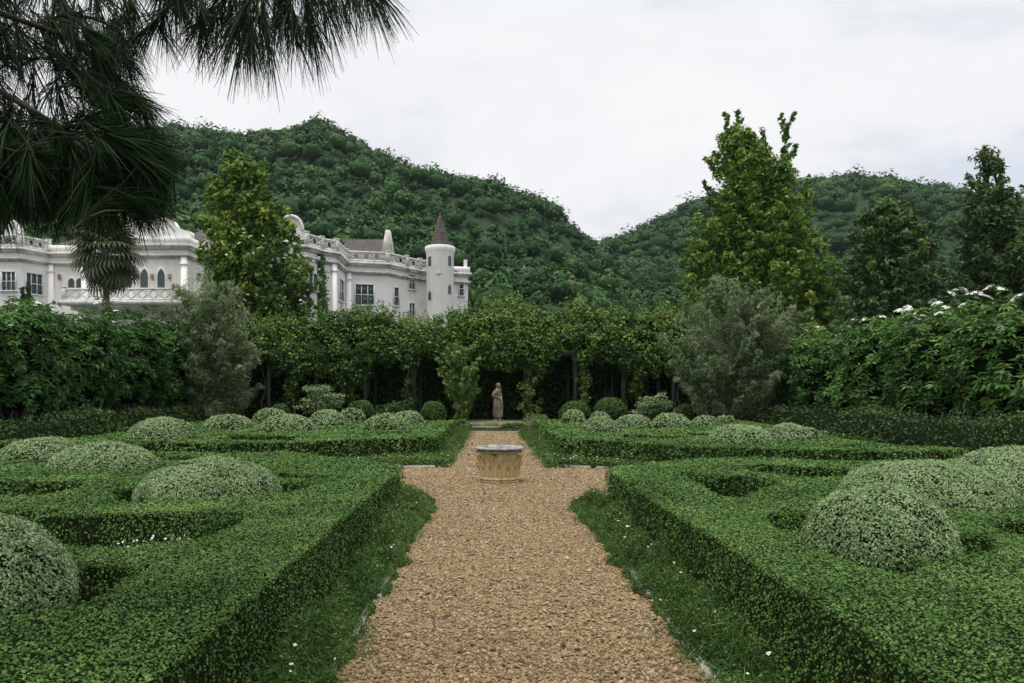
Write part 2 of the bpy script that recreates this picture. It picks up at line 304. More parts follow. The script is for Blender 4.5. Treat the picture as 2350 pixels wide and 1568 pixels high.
# ------------------------------------------------------------------ clipped box parterres
HH = .55
def GT(pts): return [tuple(G(x, y, HH)) for x, y in pts]
hw = Waves(3, 1.6, 16, 2)
def bed(label, outer, holes, res, dens, Hh=HH):
    root = thing('box_hedge', label, 'hedge', group='clipped parterre hedges')
    o = np.array(outer); x0, y0 = o.min(0)-.15; x1, y1 = o.max(0)+.15
    xs = np.arange(x0, x1, res); ys = np.arange(y0, y1, res); X, Y = np.meshgrid(xs, ys); P = np.stack([X.ravel(), Y.ravel()], 1)
    s = sdf_poly(P, outer)+.012*hw(P*4)
    for h in holes: s = np.minimum(s, -sdf_poly(P, h))
    f = np.clip((s+.035)/.07, 0, 1)*(.86+.14*np.sqrt(np.clip(1-(1-np.clip(s/.13, 0, 1))**2, 0, 1)))
    Z = f*Hh*(1+.035*hw(P)); Zc = np.clip((s-.03)/.07, 0, 1)*(Hh*(1+.035*hw(P))-.03)
    nx, ny = len(xs), len(ys); idx = np.arange(nx*ny).reshape(ny, nx)
    q = np.stack([idx[:-1, :-1], idx[:-1, 1:], idx[1:, 1:], idx[1:, :-1]], -1).reshape(-1, 4)
    zq = Z[q]; q = q[zq.max(1) > .01]
    V = np.stack([P[:, 0], P[:, 1], Z], 1); used, inv = np.unique(q, return_inverse=True); V = V[used]; q = inv.reshape(-1, 4)
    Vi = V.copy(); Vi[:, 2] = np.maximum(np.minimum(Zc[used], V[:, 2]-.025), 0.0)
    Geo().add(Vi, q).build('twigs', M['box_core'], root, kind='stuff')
    T = np.concatenate([q[:, [0, 1, 2]], q[:, [0, 2, 3]]]); c = V[T].mean(1); d = np.hypot(c[:, 0], c[:, 1])
    l = np.maximum(.0175, .0030*d); wt = 1/(.42*l*l)*np.where(inview(c, 200), 1.0, .08)
    wt *= np.where((c[:, 1] < 1.6), .1, 1)
    nz_ = np.abs(nrm(np.cross(V[T[:, 1]]-V[T[:, 0]], V[T[:, 2]]-V[T[:, 0]]))[:, 2]); wt *= .36+.64*np.clip((nz_-.15)/.6, 0, 1)
    ar = np.linalg.norm(np.cross(V[T[:, 1]]-V[T[:, 0]], V[T[:, 2]]-V[T[:, 0]]), axis=1)/2
    n = int((ar*wt).sum()*dens)
    p, N, i = sample_tris(V, T, wt, n); ll = l[i]*rng.uniform(.75, 1.35, n)*np.where(wt[i]*l[i]**2 < .5, 2.2, 1)
    p = p+N*(rng.uniform(-.042, .008, n)+np.where(rng.random(n) < .015, .02, 0))[:, None]; p[:, 2] = np.maximum(p[:, 2], .01)
    Nl = nrm(N*1.0+runit(n)*.62); U = runit(n)
    cl = .5+.16*hw(p[:, :2]*3.1)+.1*hw(p[:, :2]*.8+5)
    r = np.clip(cl+rng.normal(0, .24, n), 0, 1)
    nr = np.hypot(p[:, 0], p[:, 1]) < 4.6; gl = Geo(); fr_ = ~nr
    if nr.any(): gl.leaves(p[nr], Nl[nr], U[nr], ll[nr], ll[nr]*.6, r[nr])
    if fr_.any(): gl.leaves(p[fr_], Nl[fr_], U[fr_], ll[fr_], ll[fr_]*.62, r[fr_], tri=True)
    gl.build('foliage', M['box'], root, kind='stuff')
    return root, n

def circ(c, r, k=18): return [(c[0]+r*math.cos(t), c[1]+r*math.sin(t)) for t in np.arange(k)*2*math.pi/k]
def dome_dim(pl, pr, yt, yb, hb=.5):
    Yf = F*(EH-hb)/(yb-VY); wpx = pr-pl; Yc = Yf/(1-wpx/(2*F)*.93); r = wpx*Yc/(2*F); h = EH-(yt-VY)*Yc/F
    return ((pl+pr)/2-VX)*Yc/F, Yc, r, h
XL, XR = -1.2, 1.54
nl_outer = [(XL, 1.0), (XL, 11.0), (-3.55, 13.5), (-10.7, 13.3), (-10.7, 1.0)]
nl_holes = [GT([(60, 1288), (181, 1296), (312, 1303), (252, 1330), (205, 1367), (120, 1400), (40, 1400)]),
            GT([(10, 1172), (547, 1176), (531, 1200), (437, 1231), (300, 1248), (194, 1245), (90, 1222)]),
            GT([(-250, 1100), (182, 1104), (168, 1119), (100, 1134), (-250, 1140)]),
            GT([(600, 1095), (704, 1106), (690, 1118), (655, 1124), (600, 1120)]),
            GT([(560, 1075), (745, 1086), (738, 1091), (600, 1091)]),
            GT([(262, 1118), (330, 1122), (330, 1146), (290, 1140)]),
            GT([(300, 1043), (497, 1044), (480, 1054), (300, 1056)])]
nr_outer = [(XR, 1.0), (9.0, 1.0), (9.0, 11.4), (5.6, 11.9), (3.6, 12.6), (1.6, 10.8)]
nr_holes = [GT([(1568, 1081), (1797, 1102), (1769, 1111), (1687, 1133), (1656, 1128)]),
            GT([(1716, 1064), (1935, 1076), (1935, 1090), (1864, 1093), (1735, 1078)]),
            GT([(1770, 1172), (1870, 1172), (1880, 1215), (1802, 1212)]),
            GT([(1880, 1243), (1960, 1240), (2090, 1290), (2075, 1306), (1985, 1288)]),
            GT([(2180, 1235), (2262, 1236), (2258, 1266), (2215, 1268)]),
            GT([(2290, 1195), (2360, 1190), (2420, 1220), (2330, 1224)])]
fl_outer = [(XL, 18.2), (XL, 28.6), (-10.7, 28.0), (-10.7, 16.2), (-4.0, 16.1)]
fl_holes = [GT([(530, 998), (682, 1000), (660, 1009), (540, 1009)]), GT([(790, 989.5), (968, 990), (950, 996), (800, 996)]),
            GT([(60, 998), (230, 985), (300, 983), (290, 989), (180, 1001), (60, 1008)])]
fr_outer = [(XR, 17.6), (4.0, 14.7), (6.7, 13.7), (8.9, 13.9), (9.3, 28.2), (XR+.1, 28.6)]
fr_holes = [GT([(1432, 997), (1565, 999), (1560, 1006), (1440, 1005)]), GT([(1940, 1016), (1996, 1017), (1992, 1025), (1950, 1024)]),
            GT([(1900, 992), (2140, 1019), (2080, 1019), (1895, 997)]), GT([(1580, 994), (1650, 994), (1640, 999), (1590, 999)])]
NLEAF = 0
for lab, oo, hh, res, dn in (('low clipped box hedge bed filling the bottom left corner', nl_outer, nl_holes, .08, 1.25),
                             ('low clipped box hedge bed filling the bottom right corner', nr_outer, nr_holes, .08, 1.25),
                             ('far clipped box hedge bed left of the wellhead, before the pergola', fl_outer, fl_holes, .11, 1.25),
                             ('far clipped box hedge bed right of the wellhead, before the pergola', fr_outer, fr_holes, .11, 1.25)):
    b_, n_ = bed(lab, oo, hh, res, dn); NLEAF += n_

# ------------------------------------------------------------------ clipped domes
dw = Waves(11, 2.2, 12)
def dome(name, label, cat, group, dims, mat, core, zb=.02, lmin=.0195, lk=.0024, out=.6, dens=1.5, flat=1.0):
    x, y, r, h = dims; r *= .93; h -= .02; root = thing(name, label, cat, group=group)
    t = np.linspace(0, math.pi/2, 10); k = 26
    zc = zb+(h-zb)*.50; prof = [(r*.60, zb), (r*.80, zb+(zc-zb)*.35), (r*.95, zb+(zc-zb)*.72)]+[(r*(math.cos(a)**.82 if a < 1.56 else 0.001), zc+(h-zc)*math.sin(a)) for a in t]
    g1 = Geo(); g1.lathe([(a*.955, zb+(b-zb)*.965) for a, b in prof], (x, y, 0), k)
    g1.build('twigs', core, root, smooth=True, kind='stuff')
    gs = Geo(); gs.lathe(prof, (x, y, 0), k); V = np.concatenate(gs.v); q = gs.f[0]; T = np.concatenate([q[:, [0, 1, 2]], q[:, [0, 2, 3]]])
    c = V[T].mean(1); d = np.hypot(x, y); l = max(lmin, lk*d); wt = np.where(c[:, 2] > .3*h, 1.0, .5)*np.where(c[:, 1] > y+.45*r, .45, 1)
    ar = np.linalg.norm(np.cross(V[T[:, 1]]-V[T[:, 0]], V[T[:, 2]]-V[T[:, 0]]), axis=1)/2
    n = int((ar*wt).sum()*dens/(.33*l*l)); p, N, i = sample_tris(V, T, wt, n)
    Nc = nrm(p-np.array([x, y, zb+.1])); N = np.where((np.sum(N*Nc, 1) < 0)[:, None], -N, N)
    hs_ = sum(map(ord, label)) % 97; lump = (.03*r*dw((p-np.array([x, y, 0]))*1.3/r+hs_)+.009*dw(p*13+hs_)+np.where(rng.random(n) < .008, .03, 0))
    p = p+N*(rng.uniform(-1.0, .3, n)*l+lump)[:, None]
    U = nrm(N*out+runit(n)*.9); Nl = nrm(np.cross(U, runit(n))+N*1.0)
    rr = np.clip(.50+.10*dw(p*5+hs_)+rng.normal(0, .23, n), 0, 1)
    Geo().leaves(p, Nl, U, l*rng.uniform(.8, 1.35, n), l*.55, rr, tri=True).build('foliage', mat, root, kind='stuff')
    return root
PD = 'pale clipped dome shrubs'
pale = [
 ('large pale variegated dome shrub cut off at the left edge, nearest to the bottom', (-2.93, 3.95, .76, .97)),
 ('large pale variegated dome shrub beside the near left inner path, widest on the left', (312, 655, 1045, 1152)),
 ('pale variegated dome shrub left of the widest left dome and partly behind it', (110, 372, 1012, 1090)),
 ('pale variegated dome shrub touching the left edge of the photo, behind its neighbour', (-10, 188, 1003, 1062)),
 ('pale variegated dome shrub alone at the left end of the far left bed', (292, 460, 957, 1014)),
 ('pale variegated dome shrub second from the left in the far left bed', (465, 588, 949, 990)),
 ('small pale dome shrub peeking from behind, under the dark post of the pergola', (578, 668, 937, 972)),
 ('pale variegated dome shrub in the front row centre of the far left bed', (590, 727, 949, 995)),
 ('pale variegated dome shrub below the layered pale bush', (703, 800, 940, 982)),
 ('small pale dome shrub right below the bright green ball on the left', (775, 842, 935, 966)),
 ('pale variegated dome shrub in front, closest on the left to the gravel path', (828, 948, 947, 990)),
 ('pale dome shrub half hidden, left of the path end below a green ball', (890, 978, 942, 980)),
 ('large pale variegated dome shrub nearest on the right, with dark gap before it', (1842, 2196, 1108, 1300)),
 ('broad pale variegated dome shrub behind the nearest right one', (1915, 2318, 1051, 1178)),
 ('pale variegated dome shrub third back in the near right cluster', (2117, 2440, 1041, 1150)),
 ('pale variegated dome shrub at the right edge, farthest of the near right cluster', (2198, 2460, 1020, 1098)),
 ('pale variegated dome shrub leading the trio in the far right bed', (1616, 1778, 973, 1024)),
 ('pale variegated dome shrub in the middle of the far right trio', (1750, 1869, 971, 1016)),
 ('pale dome shrub at the right end of the far right trio', (1815, 1890, 978, 1010)),
 ('small pale dome shrub in the far right bed closest to the statue', (1285, 1347, 939, 974)),
 ('pale dome shrub in the front of the far right bed, second from the path', (1329, 1423, 956, 996)),
 ('small pale dome shrub tucked behind under the bright green ball on the right', (1349, 1406, 944, 967)),
 ('pale dome shrub third in the far right row, below the larger green ball', (1404, 1504, 950, 988)),
 ('pale dome shrub fourth in the far right row, below the layered bush', (1490, 1587, 948, 986)),
 ('low pale dome shrub fifth in the far right row', (1580, 1659, 953, 981)),
 ('small pale dome shrub ending the far right row', (1640, 1692, 952, 975))]
for i, (lab, d) in enumerate(pale):
    dd = d if i == 0 else dome_dim(*d)
    dome('dome_shrub', lab, 'shrub', PD, dd, M['pale'], M['box_core'])
GD = 'bright green clipped balls'
for lab, (pl, pr, yt), Y in (('bright green clipped ball left of the path below the pergola beam', (962, 1026, 920), 32), ('bright green clipped ball beside the layered pale bush', (795, 862, 917), 32),
        ('low green clipped ball half hidden at the dark left end of the pergola', (618, 668, 926), 32), ('bright green clipped ball on the right, closer to the statue', (1280, 1360, 920), 32),
        ('tallest bright green clipped ball, second right of the statue', (1358, 1442, 913), 32.5), ('dark green clipped ball right of the layered bush', (1540, 1606, 928), 31),
        ('dark green clipped ball under the grey feathery bush', (1606, 1682, 931), 30.5), ('dark green clipped ball ending the row under the grey feathery bush', (1672, 1736, 933), 30)):
    x = ((pl+pr)/2-VX)*Y/F; dome('ball_shrub', lab, 'shrub', GD, (x, Y, (pr-pl)*Y/F/2, EH-(yt-VY)*Y/F), M['green_ball'], M['box_core'], lk=.0022, out=.3)

# ------------------------------------------------------------------ clover verges with daisies
vw = Waves(21, 1.0, 10, 1)
daisy = Geo()
for k in range(9):
    a = k*2*math.pi/9; c, s_ = math.cos(a), math.sin(a)
    daisy.add([[0, 0, 0], [c*.009-s_*.004, s_*.009+c*.004, .001], [c*.017, s_*.017, .002], [c*.009+s_*.004, s_*.009-c*.004, .001]], [[0, 1, 2, 3]])
daisy_me = daisy.mesh('daisy', M['white_petal'])
dc = Geo(); dc.lathe([(.0055, .002), (.004, .005), (.0005, .006)], k=8); dc_me = dc.mesh('flower_centre', M['yellow'])
stem_g = Geo(); stem_g.tube([(0, 0, -.09), (.004, 0, -.04), (0, 0, .001)], .0012, 4); stem_me = stem_g.mesh('stalk', M['clover'])
def verge(label, xin, xout, y0, y1, n, hmax, lk, daisies, side):
    # xin: hedge side, xout: path side
    y = rng.uniform(y0, y1, n); t = rng.random(n)**.85
    edge = xout+side*(.025*vw(y[:, None]*1.7)+.045*vw(y[:, None]*7.1+2)+.028+.15*(rng.random(n) < .16)*rng.random(n)*np.clip(.6+vw(y[:, None]*3.3+7), 0, 1.6))
    x = xin+(edge-xin)*t; prof = np.clip((1-t)*1.25+.18, 0, 1)
    hh = hmax*prof*np.clip(.8+.3*vw(np.stack([x*3+y*2.2], 1))+.2*vw(np.stack([x*11-y*5.2], 1)), .2, 1.6)
    z = .012+hh*rng.uniform(.25, 1, n)
    P = np.stack([x, y, z], 1); l = np.maximum(.022, lk*y)*rng.uniform(.7, 1.5, n)
    bl_ = rng.random(n) < .45; N = nrm(np.array([0, 0, 1.0])*np.where(bl_, .1, 1)[:, None]+runit(n)*.75+np.array([-side*.3, 0, 0])); r = np.clip(.5+.2*vw((y*3+x*9)[:, None])+rng.normal(0, .22, n), 0, 1)
    o = tag(Geo().leaves(P, N, runit(n)+np.array([0, 0, 1.2])*bl_[:, None], l*np.where(bl_, rng.uniform(2, 4.6, n), 1), l*np.where(bl_, .27, .6), r, tri=True).build('clover', M['clover']), label, 'ground cover', kind='stuff')
    for k in range(daisies):
        yy = y0+(y1-y0)*rng.random()**1.3; tt = rng.uniform(.25, .95); xx = xin+(xout-xin)*tt
        d = link('daisy', daisy_me, o); d.location = (xx, yy, .03+hmax*min(1, (1-tt)*1.25+.18)*.8+.02)
        d.rotation_euler = (rng.uniform(.1, .8), rng.normal(0, .3), rng.uniform(-.5, .5)); s_ = rng.uniform(.4, .8); d.scale = (s_,)*3
        link('flower_centre', dc_me, d); link('stalk', stem_me, d)
    return o
verge('low clover verge between the near left hedge and the path', XL-.02, PL+.03, 2.4, 11.0, 34000, .26, .0034, 16, 1)
verge('low clover verge with white daisies between the near right hedge and the path', XR+.02, PR-.03, 2.4, 10.8, 34000, .26, .0034, 26, -1)
verge('far clover verge along the left hedge beyond the wellhead', XL-.02, PL+.02, 16.0, 29.5, 6000, .24, .0034, 8, 1)
verge('far clover verge along the right hedge beyond the wellhead', XR+.02, PR-.02, 15.8, 29.5, 6000, .24, .0034, 12, -1)
# clover in front of the two far corners
for lab, poly in (('clover patch before the corner of the far left hedge', [(-4.4, 15.95), (PL-.02, 16.15), (PL-.05, 18.4), (XL, 18.3), (-4.1, 16.2)]), ('clover patch with daisies before the corner of the far right hedge', [(PR+.02, 16.1), (2.2, 15.85), (4.0, 14.45), (4.05, 14.7), (XR, 17.7), (PR+.05, 18.2)])):
    pa = np.array(poly); n = 26000; P2 = np.stack([rng.uniform(pa[:, 0].min(), pa[:, 0].max(), n), rng.uniform(pa[:, 1].min(), pa[:, 1].max(), n)], 1); P2 = P2[sdf_poly(P2, poly) > -.04][:7000]; n = len(P2)
    P = np.c_[P2, rng.uniform(.02, .2, n)]; l = .052*rng.uniform(.7, 1.4, n)
    o = tag(Geo().leaves(P, nrm(np.array([0, 0, 1.])+runit(n)*.7), runit(n), l, l*.6, np.clip(.5+rng.normal(0, .25, n), 0, 1)).build('clover', M['clover']), lab, 'ground cover', kind='stuff')
    for k in range(10):
        q = P2[rng.integers(n)]; d = link('daisy', daisy_me, o); d.location = (q[0], q[1], .21); d.rotation_euler = (rng.uniform(.2, .9), 0, rng.normal(0, .4)); d.scale = (1.0,)*3
        link('flower_centre', dc_me, d); link('stalk', stem_me, d)
# white flower spikes rising from the gap in the near left bed
fs = thing('flower_clump', 'small white flower spikes in the dark gap of the near left hedge', 'flowers')
for px, py in ((262, 1246), (285, 1243), (312, 1240), (332, 1240), (350, 1238), (352, 1247), (378, 1240), (392, 1228), (425, 1226), (300, 1250), (410, 1246), (372, 1250)):
    Yf_ = F*(EH-HH)/(1240-VY)+.25+rng.uniform(0, .2); top = W(px, py-6, Yf_); gS = Geo(); n = 8; tt = rng.random(n)
    P = np.stack([top[0]+rng.normal(0, .016, n), top[1]+rng.normal(0, .016, n), top[2]-tt*.13], 1)
    ob = Geo().leaves(P, runit(n), runit(n), .024, .018, .5).build('flower_spike', M['white_petal'], fs, kind='stuff')
    gS.tube([(top[0], top[1], .03), (top[0], top[1], top[2])], .004, 5); gS.build('stalk', M['clover'], ob)
    n = 60; P = np.stack([top[0]+rng.normal(0, .07, n), top[1]+rng.normal(0, .07, n), rng.uniform(.1, max(.2, top[2]-.1), n)], 1)
    Geo().leaves(P, nrm(np.array([0, 0, 1.])+runit(n)*.6), runit(n), .06, .035, rng.random(n)).build('foliage', M['clover'], ob, kind='stuff')

# ------------------------------------------------------------------ stone wellhead
WX, WY = .17, 13.55
wh = thing('wellhead', 'round carved stone wellhead with grey rim in the middle of the gravel', 'wellhead')
def stone_drum():
    m, t, b = mat_new('ochre_stone'); tcn = t.nodes.new('ShaderNodeTexCoord'); mpn = t.nodes.new('ShaderNodeMapping'); mpn.inputs['Scale'].default_value = (5, 5, 1.2)
    n = t.nodes.new('ShaderNodeTexNoise'); n.inputs['Scale'].default_value = 1.6; n.inputs['Detail'].default_value = 8
    t.links.new(tcn.outputs['Object'], mpn.inputs[0]); t.links.new(mpn.outputs[0], n.inputs['Vector'])
    r = ramp(t, n.outputs['Fac'], [(.3, (.12, .09, .045)), (.38, (.44, .27, .085)), (.48, (.54, .41, .20)), (.6, (.60, .52, .34)), (.8, (.68, .62, .46))])
    t.links.new(r.outputs[0], b.inputs['Base Color']); b.inputs['Roughness'].default_value = .85
    n2 = t.nodes.new('ShaderNodeTexNoise'); n2.inputs['Scale'].default_value = 40; t.links.new(tcn.outputs['Object'], n2.inputs['Vector'])
    bp = t.nodes.new('ShaderNodeBump'); bp.inputs['Strength'].default_value = .5; bp.inputs['Distance'].default_value = .01; t.links.new(n2.outputs['Fac'], bp.inputs['Height']); t.links.new(bp.outputs[0], b.inputs['Normal'])
    return m
M['drum'] = stone_drum()
M['rim'] = noise_mat('grey_lichen_stone', [(.3, (.10, .10, .09)), (.5, (.30, .30, .295)), (.7, (.50, .50, .49))], 7, 8, bump=.5, bscale=30)
M['rope'] = noise_mat('buff_stone', [(.3, (.12, .10, .06)), (.6, (.36, .31, .19)), (.8, (.5, .45, .31))], 12, 8, bump=.4)
s = .355
g = Geo(); g.lathe([(s*.80, .05), (s*.82, .06), (s*.84, .2), (s*.90, .42), (s*.94, .50), (s*1.03, .53)], (WX, WY, 0), 56); g.build('drum', M['drum'], wh, smooth=True)
g = Geo(); g.lathe([(s*.88, .012), (s*.95, .02), (s*.96, .045), (s*.90, .05), (s*.91, .055), (s*.98, .062), (s*.995, .082), (s*.975, .102), (s*.85, .108)], (WX, WY, 0), 56); g.build('base_ring', M['drum'], wh, smooth=True)
g = Geo(); g.lathe([(s*1.06, .528), (s*1.13, .53), (s*1.165, .548), (s*1.15, .562), (s*1.0, .567)], (WX, WY, 0), 64)
rope = g.build('rope_band', M['rope'], wh, smooth=True)
bead = Geo(); bead.lathe([(.001, -.013), (.011, -.008), (.0145, 0), (.011, .008), (.001, .013)], k=8); bead_me = bead.mesh('bead', M['rope'], True)
for k in range(72):
    a = k*2*math.pi/72; o = link('bead', bead_me, rope); o.location = (WX+s*1.16*math.cos(a), WY+s*1.16*math.sin(a), .548); o.scale = (1, 1, 1.15); o.rotation_euler = (.5, 0, a)
g = Geo(); g.lathe([(s*1.0, .566), (s*1.0, .582), (s*1.16, .586), (s*1.22, .594), (s*1.245, .608), (s*1.22, .626), (s*1.12, .636), (s*1.03, .633), (s*.98, .622), (s*.93, .60), (s*.80, .50), (s*.80, .25), (.001, .24)], (WX, WY, 0), 64); g.build('rim', M['rim'], wh, smooth=True)
# carved acanthus leaves
lf = Geo(); nu, nv = 7, 10; vv = []
for j in range(nv):
    t = j/(nv-1); wd = .072*(.55+.55*math.sin(math.pi*min(1, t*1.05))**.8)*(1-.55*t**3)*(1+.12*math.sin(t*26))
    for i in range(nu):
        u = i/(nu-1)*2-1; vv.append((u*wd, -(.020+.030*(1-abs(u))**.6+(.055*max(0, t-.72)/.28)-.022*abs(u)), .105+.40*t-.05*abs(u)))
ff = [[j*nu+i, j*nu+i+1, (j+1)*nu+i+1, (j+1)*nu+i] for j in range(nv-1) for i in range(nu-1)]
lf.add(vv, ff); lf_me = lf.mesh('carved_leaf', M['drum'], True)
for k in range(14):
    a = k*2*math.pi/14+.2; o = link('carved_leaf', lf_me, wh); o.location = (WX+s*.80*math.sin(a), WY-s*.80*math.cos(a), 0); o.rotation_euler = (math.radians(6), 0, a); o.scale = (.92, 1.15, rng.uniform(1.0, 1.06))
for k in range(14):      # shorter second tier between the tall leaves
    a = (k+.5)*2*math.pi/14+.2; o = link('carved_leaf', lf_me, wh); o.location = (WX+s*.82*math.sin(a), WY-s*.82*math.cos(a), .045); o.rotation_euler = (math.radians(5), 0, a); o.scale = (.8, 1.25, rng.uniform(.56, .70))

# ------------------------------------------------------------------ steps and statue
SX, SY = (1142-VX)*36/F, 36.0
st = thing('stone_steps', 'mossy stone steps at the end of the path below the statue', 'steps')
Geo().box((SX-.55, 33.1, .06), (1.5, 1.0, .12)).build('step', M['step'], st)
Geo().box((SX, 36.2, .12), (3.6, 4.9, .24)).build('landing', M['step'], st)
M['statue'] = noise_mat('weathered_sandstone', [(.3, (.05, .047, .036)), (.44, (.14, .12, .085)), (.56, (.27, .215, .14)), (.75, (.34, .285, .205))], 3.6, 9, bump=.6, bscale=25, stretch=(1, 1, .7))
def make_statue():
    g = Geo(); k = 40
    # robe and torso: stacked sections (z, cx, cy, rx, ry)
    sec = [(.13, .01, 0, .175, .14), (.20, .01, -.01, .215, .17), (.40, .01, -.01, .212, .168), (.60, 0, -.01, .20, .16), (.80, -.02, -.02, .178, .15), (.95, -.04, -.02, .165, .135), (1.05, -.05, -.01, .142, .115), (1.15, -.05, 0, .132, .108),
           (1.28, -.03, 0, .148, .115), (1.38, -.01, 0, .15, .105), (1.45, 0, 0, .112, .09), (1.49, .015, -.005, .062, .06), (1.53, .03, -.01, .055, .056)]
    t = np.arange(k)*2*np.pi/k; rows = []
    for z, cx, cy, rx, ry in sec:
        f = 1+(.12*np.sin(8*t+z*2.5)+.06*np.sin(15*t-z*4))*max(0, 1-z/1.15)
        rows.append(np.stack([cx+rx*f*np.cos(t), cy+ry*f*np.sin(t), np.full(k, z)+.02*np.sin(5*t)*(z < .3)], 1))
    v = np.concatenate(rows); n = len(sec); i = np.arange(n-1)[:, None]*k; j = np.arange(k)[None]; j2 = (j+1) % k
    g.add(v, np.stack([i+j, i+j2, i+k+j2, i+k+j], -1).reshape(-1, 4))
    g.add(np.concatenate([rows[0], [[0, 0, .13]]]), [[(q+1) % k, q, k] for q in range(k)]); g.add(np.concatenate([rows[-1], [[.03, -.01, 1.53]]]), [[q, (q+1) % k, k] for q in range(k)])
    def ell(c, r, kk=14):
        a = np.linspace(-math.pi/2, math.pi/2, 10); gg = Geo(); gg.lathe([(max(.002, math.cos(q)), math.sin(q)) for q in a], k=kk); V = gg.v[0]*np.array(r)+np.array(c); g.add(V, gg.f[0])
    ell((.055, -.015, 1.615), (.082, .095, .11)); ell((.03, .02, 1.655), (.108, .115, .10)); ell((-.035, .05, 1.63), (.075, .08, .085)); ell((-.03, .06, 1.53), (.06, .06, .09))       # head turned, gathered hair
    ell((.095, -.095, 1.60), (.018, .022, .026)); ell((.085, -.085, 1.565), (.04, .03, .03)); ell((.07, -.07, 1.655), (.06, .035, .02))      # nose, chin, brow
    ell((.115, .0, 1.52), (.05, .06, .09)); ell((.12, -.01, 1.42), (.06, .07, .09))                                                        # lock of hair falling to the shoulder
    g.tube([(-.12, 0, 1.40), (-.185, -.01, 1.30), (-.225, -.03, 1.16), (-.20, -.07, 1.10)], [.062, .055, .048, .045], 12)                  # bent arm
    g.tube([(-.225, -.03, 1.15), (-.17, -.10, 1.20), (-.09, -.14, 1.30), (-.03, -.13, 1.36)], [.047, .042, .034, .028], 12); ell((-.02, -.13, 1.375), (.04, .028, .045))
    for q, (dx, dz) in enumerate(((.02, .05), (.035, .04), (.045, .022), (.045, 0))): g.tube([(-.02+dx*.4, -.14, 1.375+dz*.4), (-.02+dx, -.145, 1.375+dz), (-.02+dx*1.5, -.12, 1.375+dz*1.3)], [.012, .011, .009], 6)
    g.tube([(.12, 0, 1.38), (.155, 0, 1.25), (.16, -.02, 1.12), (.14, -.08, 1.04)], [.06, .052, .045, .042], 12); g.tube([(.15, -.05, 1.07), (.17, -.11, 1.0), (.16, -.14, .95)], [.042, .034, .028], 12); ell((.158, -.15, .92), (.03, .03, .05))
    g.tube([(.16, -.10, 1.05), (.19, -.10, .85), (.205, -.08, .6), (.20, -.06, .35)], [.05, .055, .06, .05], 10)                            # drape from the forearm
    g.tube([(-.17, -.08, 1.12), (-.04, -.15, 1.08), (.12, -.12, 1.02)], [.035, .04, .035], 8)                                              # sash
    for sx in (-.09, .10):
        g.tube([(sx, -.01, .30), (sx, -.01, .15), (sx, 0, .05)], [.065, .055, .05], 10); ell((sx, -.06, .045), (.05, .12, .04))
        for q in range(4): ell((sx-.03+.02*q, -.175, .03), (.011, .022, .014), 8)
    me = g.mesh('statue', M['statue']); o = bpy.data.objects.new('statue', me); COL.objects.link(o)
    md = o.modifiers.new('r', 'REMESH'); md.mode = 'VOXEL'; md.voxel_size = .015; md.use_smooth_shade = True
    ms = o.modifiers.new('s', 'SMOOTH'); ms.iterations = 1; ms.factor = .5
    dg = bpy.context.evaluated_depsgraph_get(); m2 = bpy.data.meshes.new_from_object(o.evaluated_get(dg)); o.modifiers.clear(); o.data = m2
    if not m2.materials: m2.materials.append(M['statue'])
    return o
stt = make_statue(); stt.location = (SX, 35.6, .24+.0); stt.name = 'statue_figure'
sroot = thing('statue', 'weathered stone statue of a robed figure standing under the pergola', 'statue'); stt.parent = sroot
Geo().box((SX, 35.6, .255), (.52, .46, .09)).build('plinth', M['statue'], sroot); stt.location.z = .275

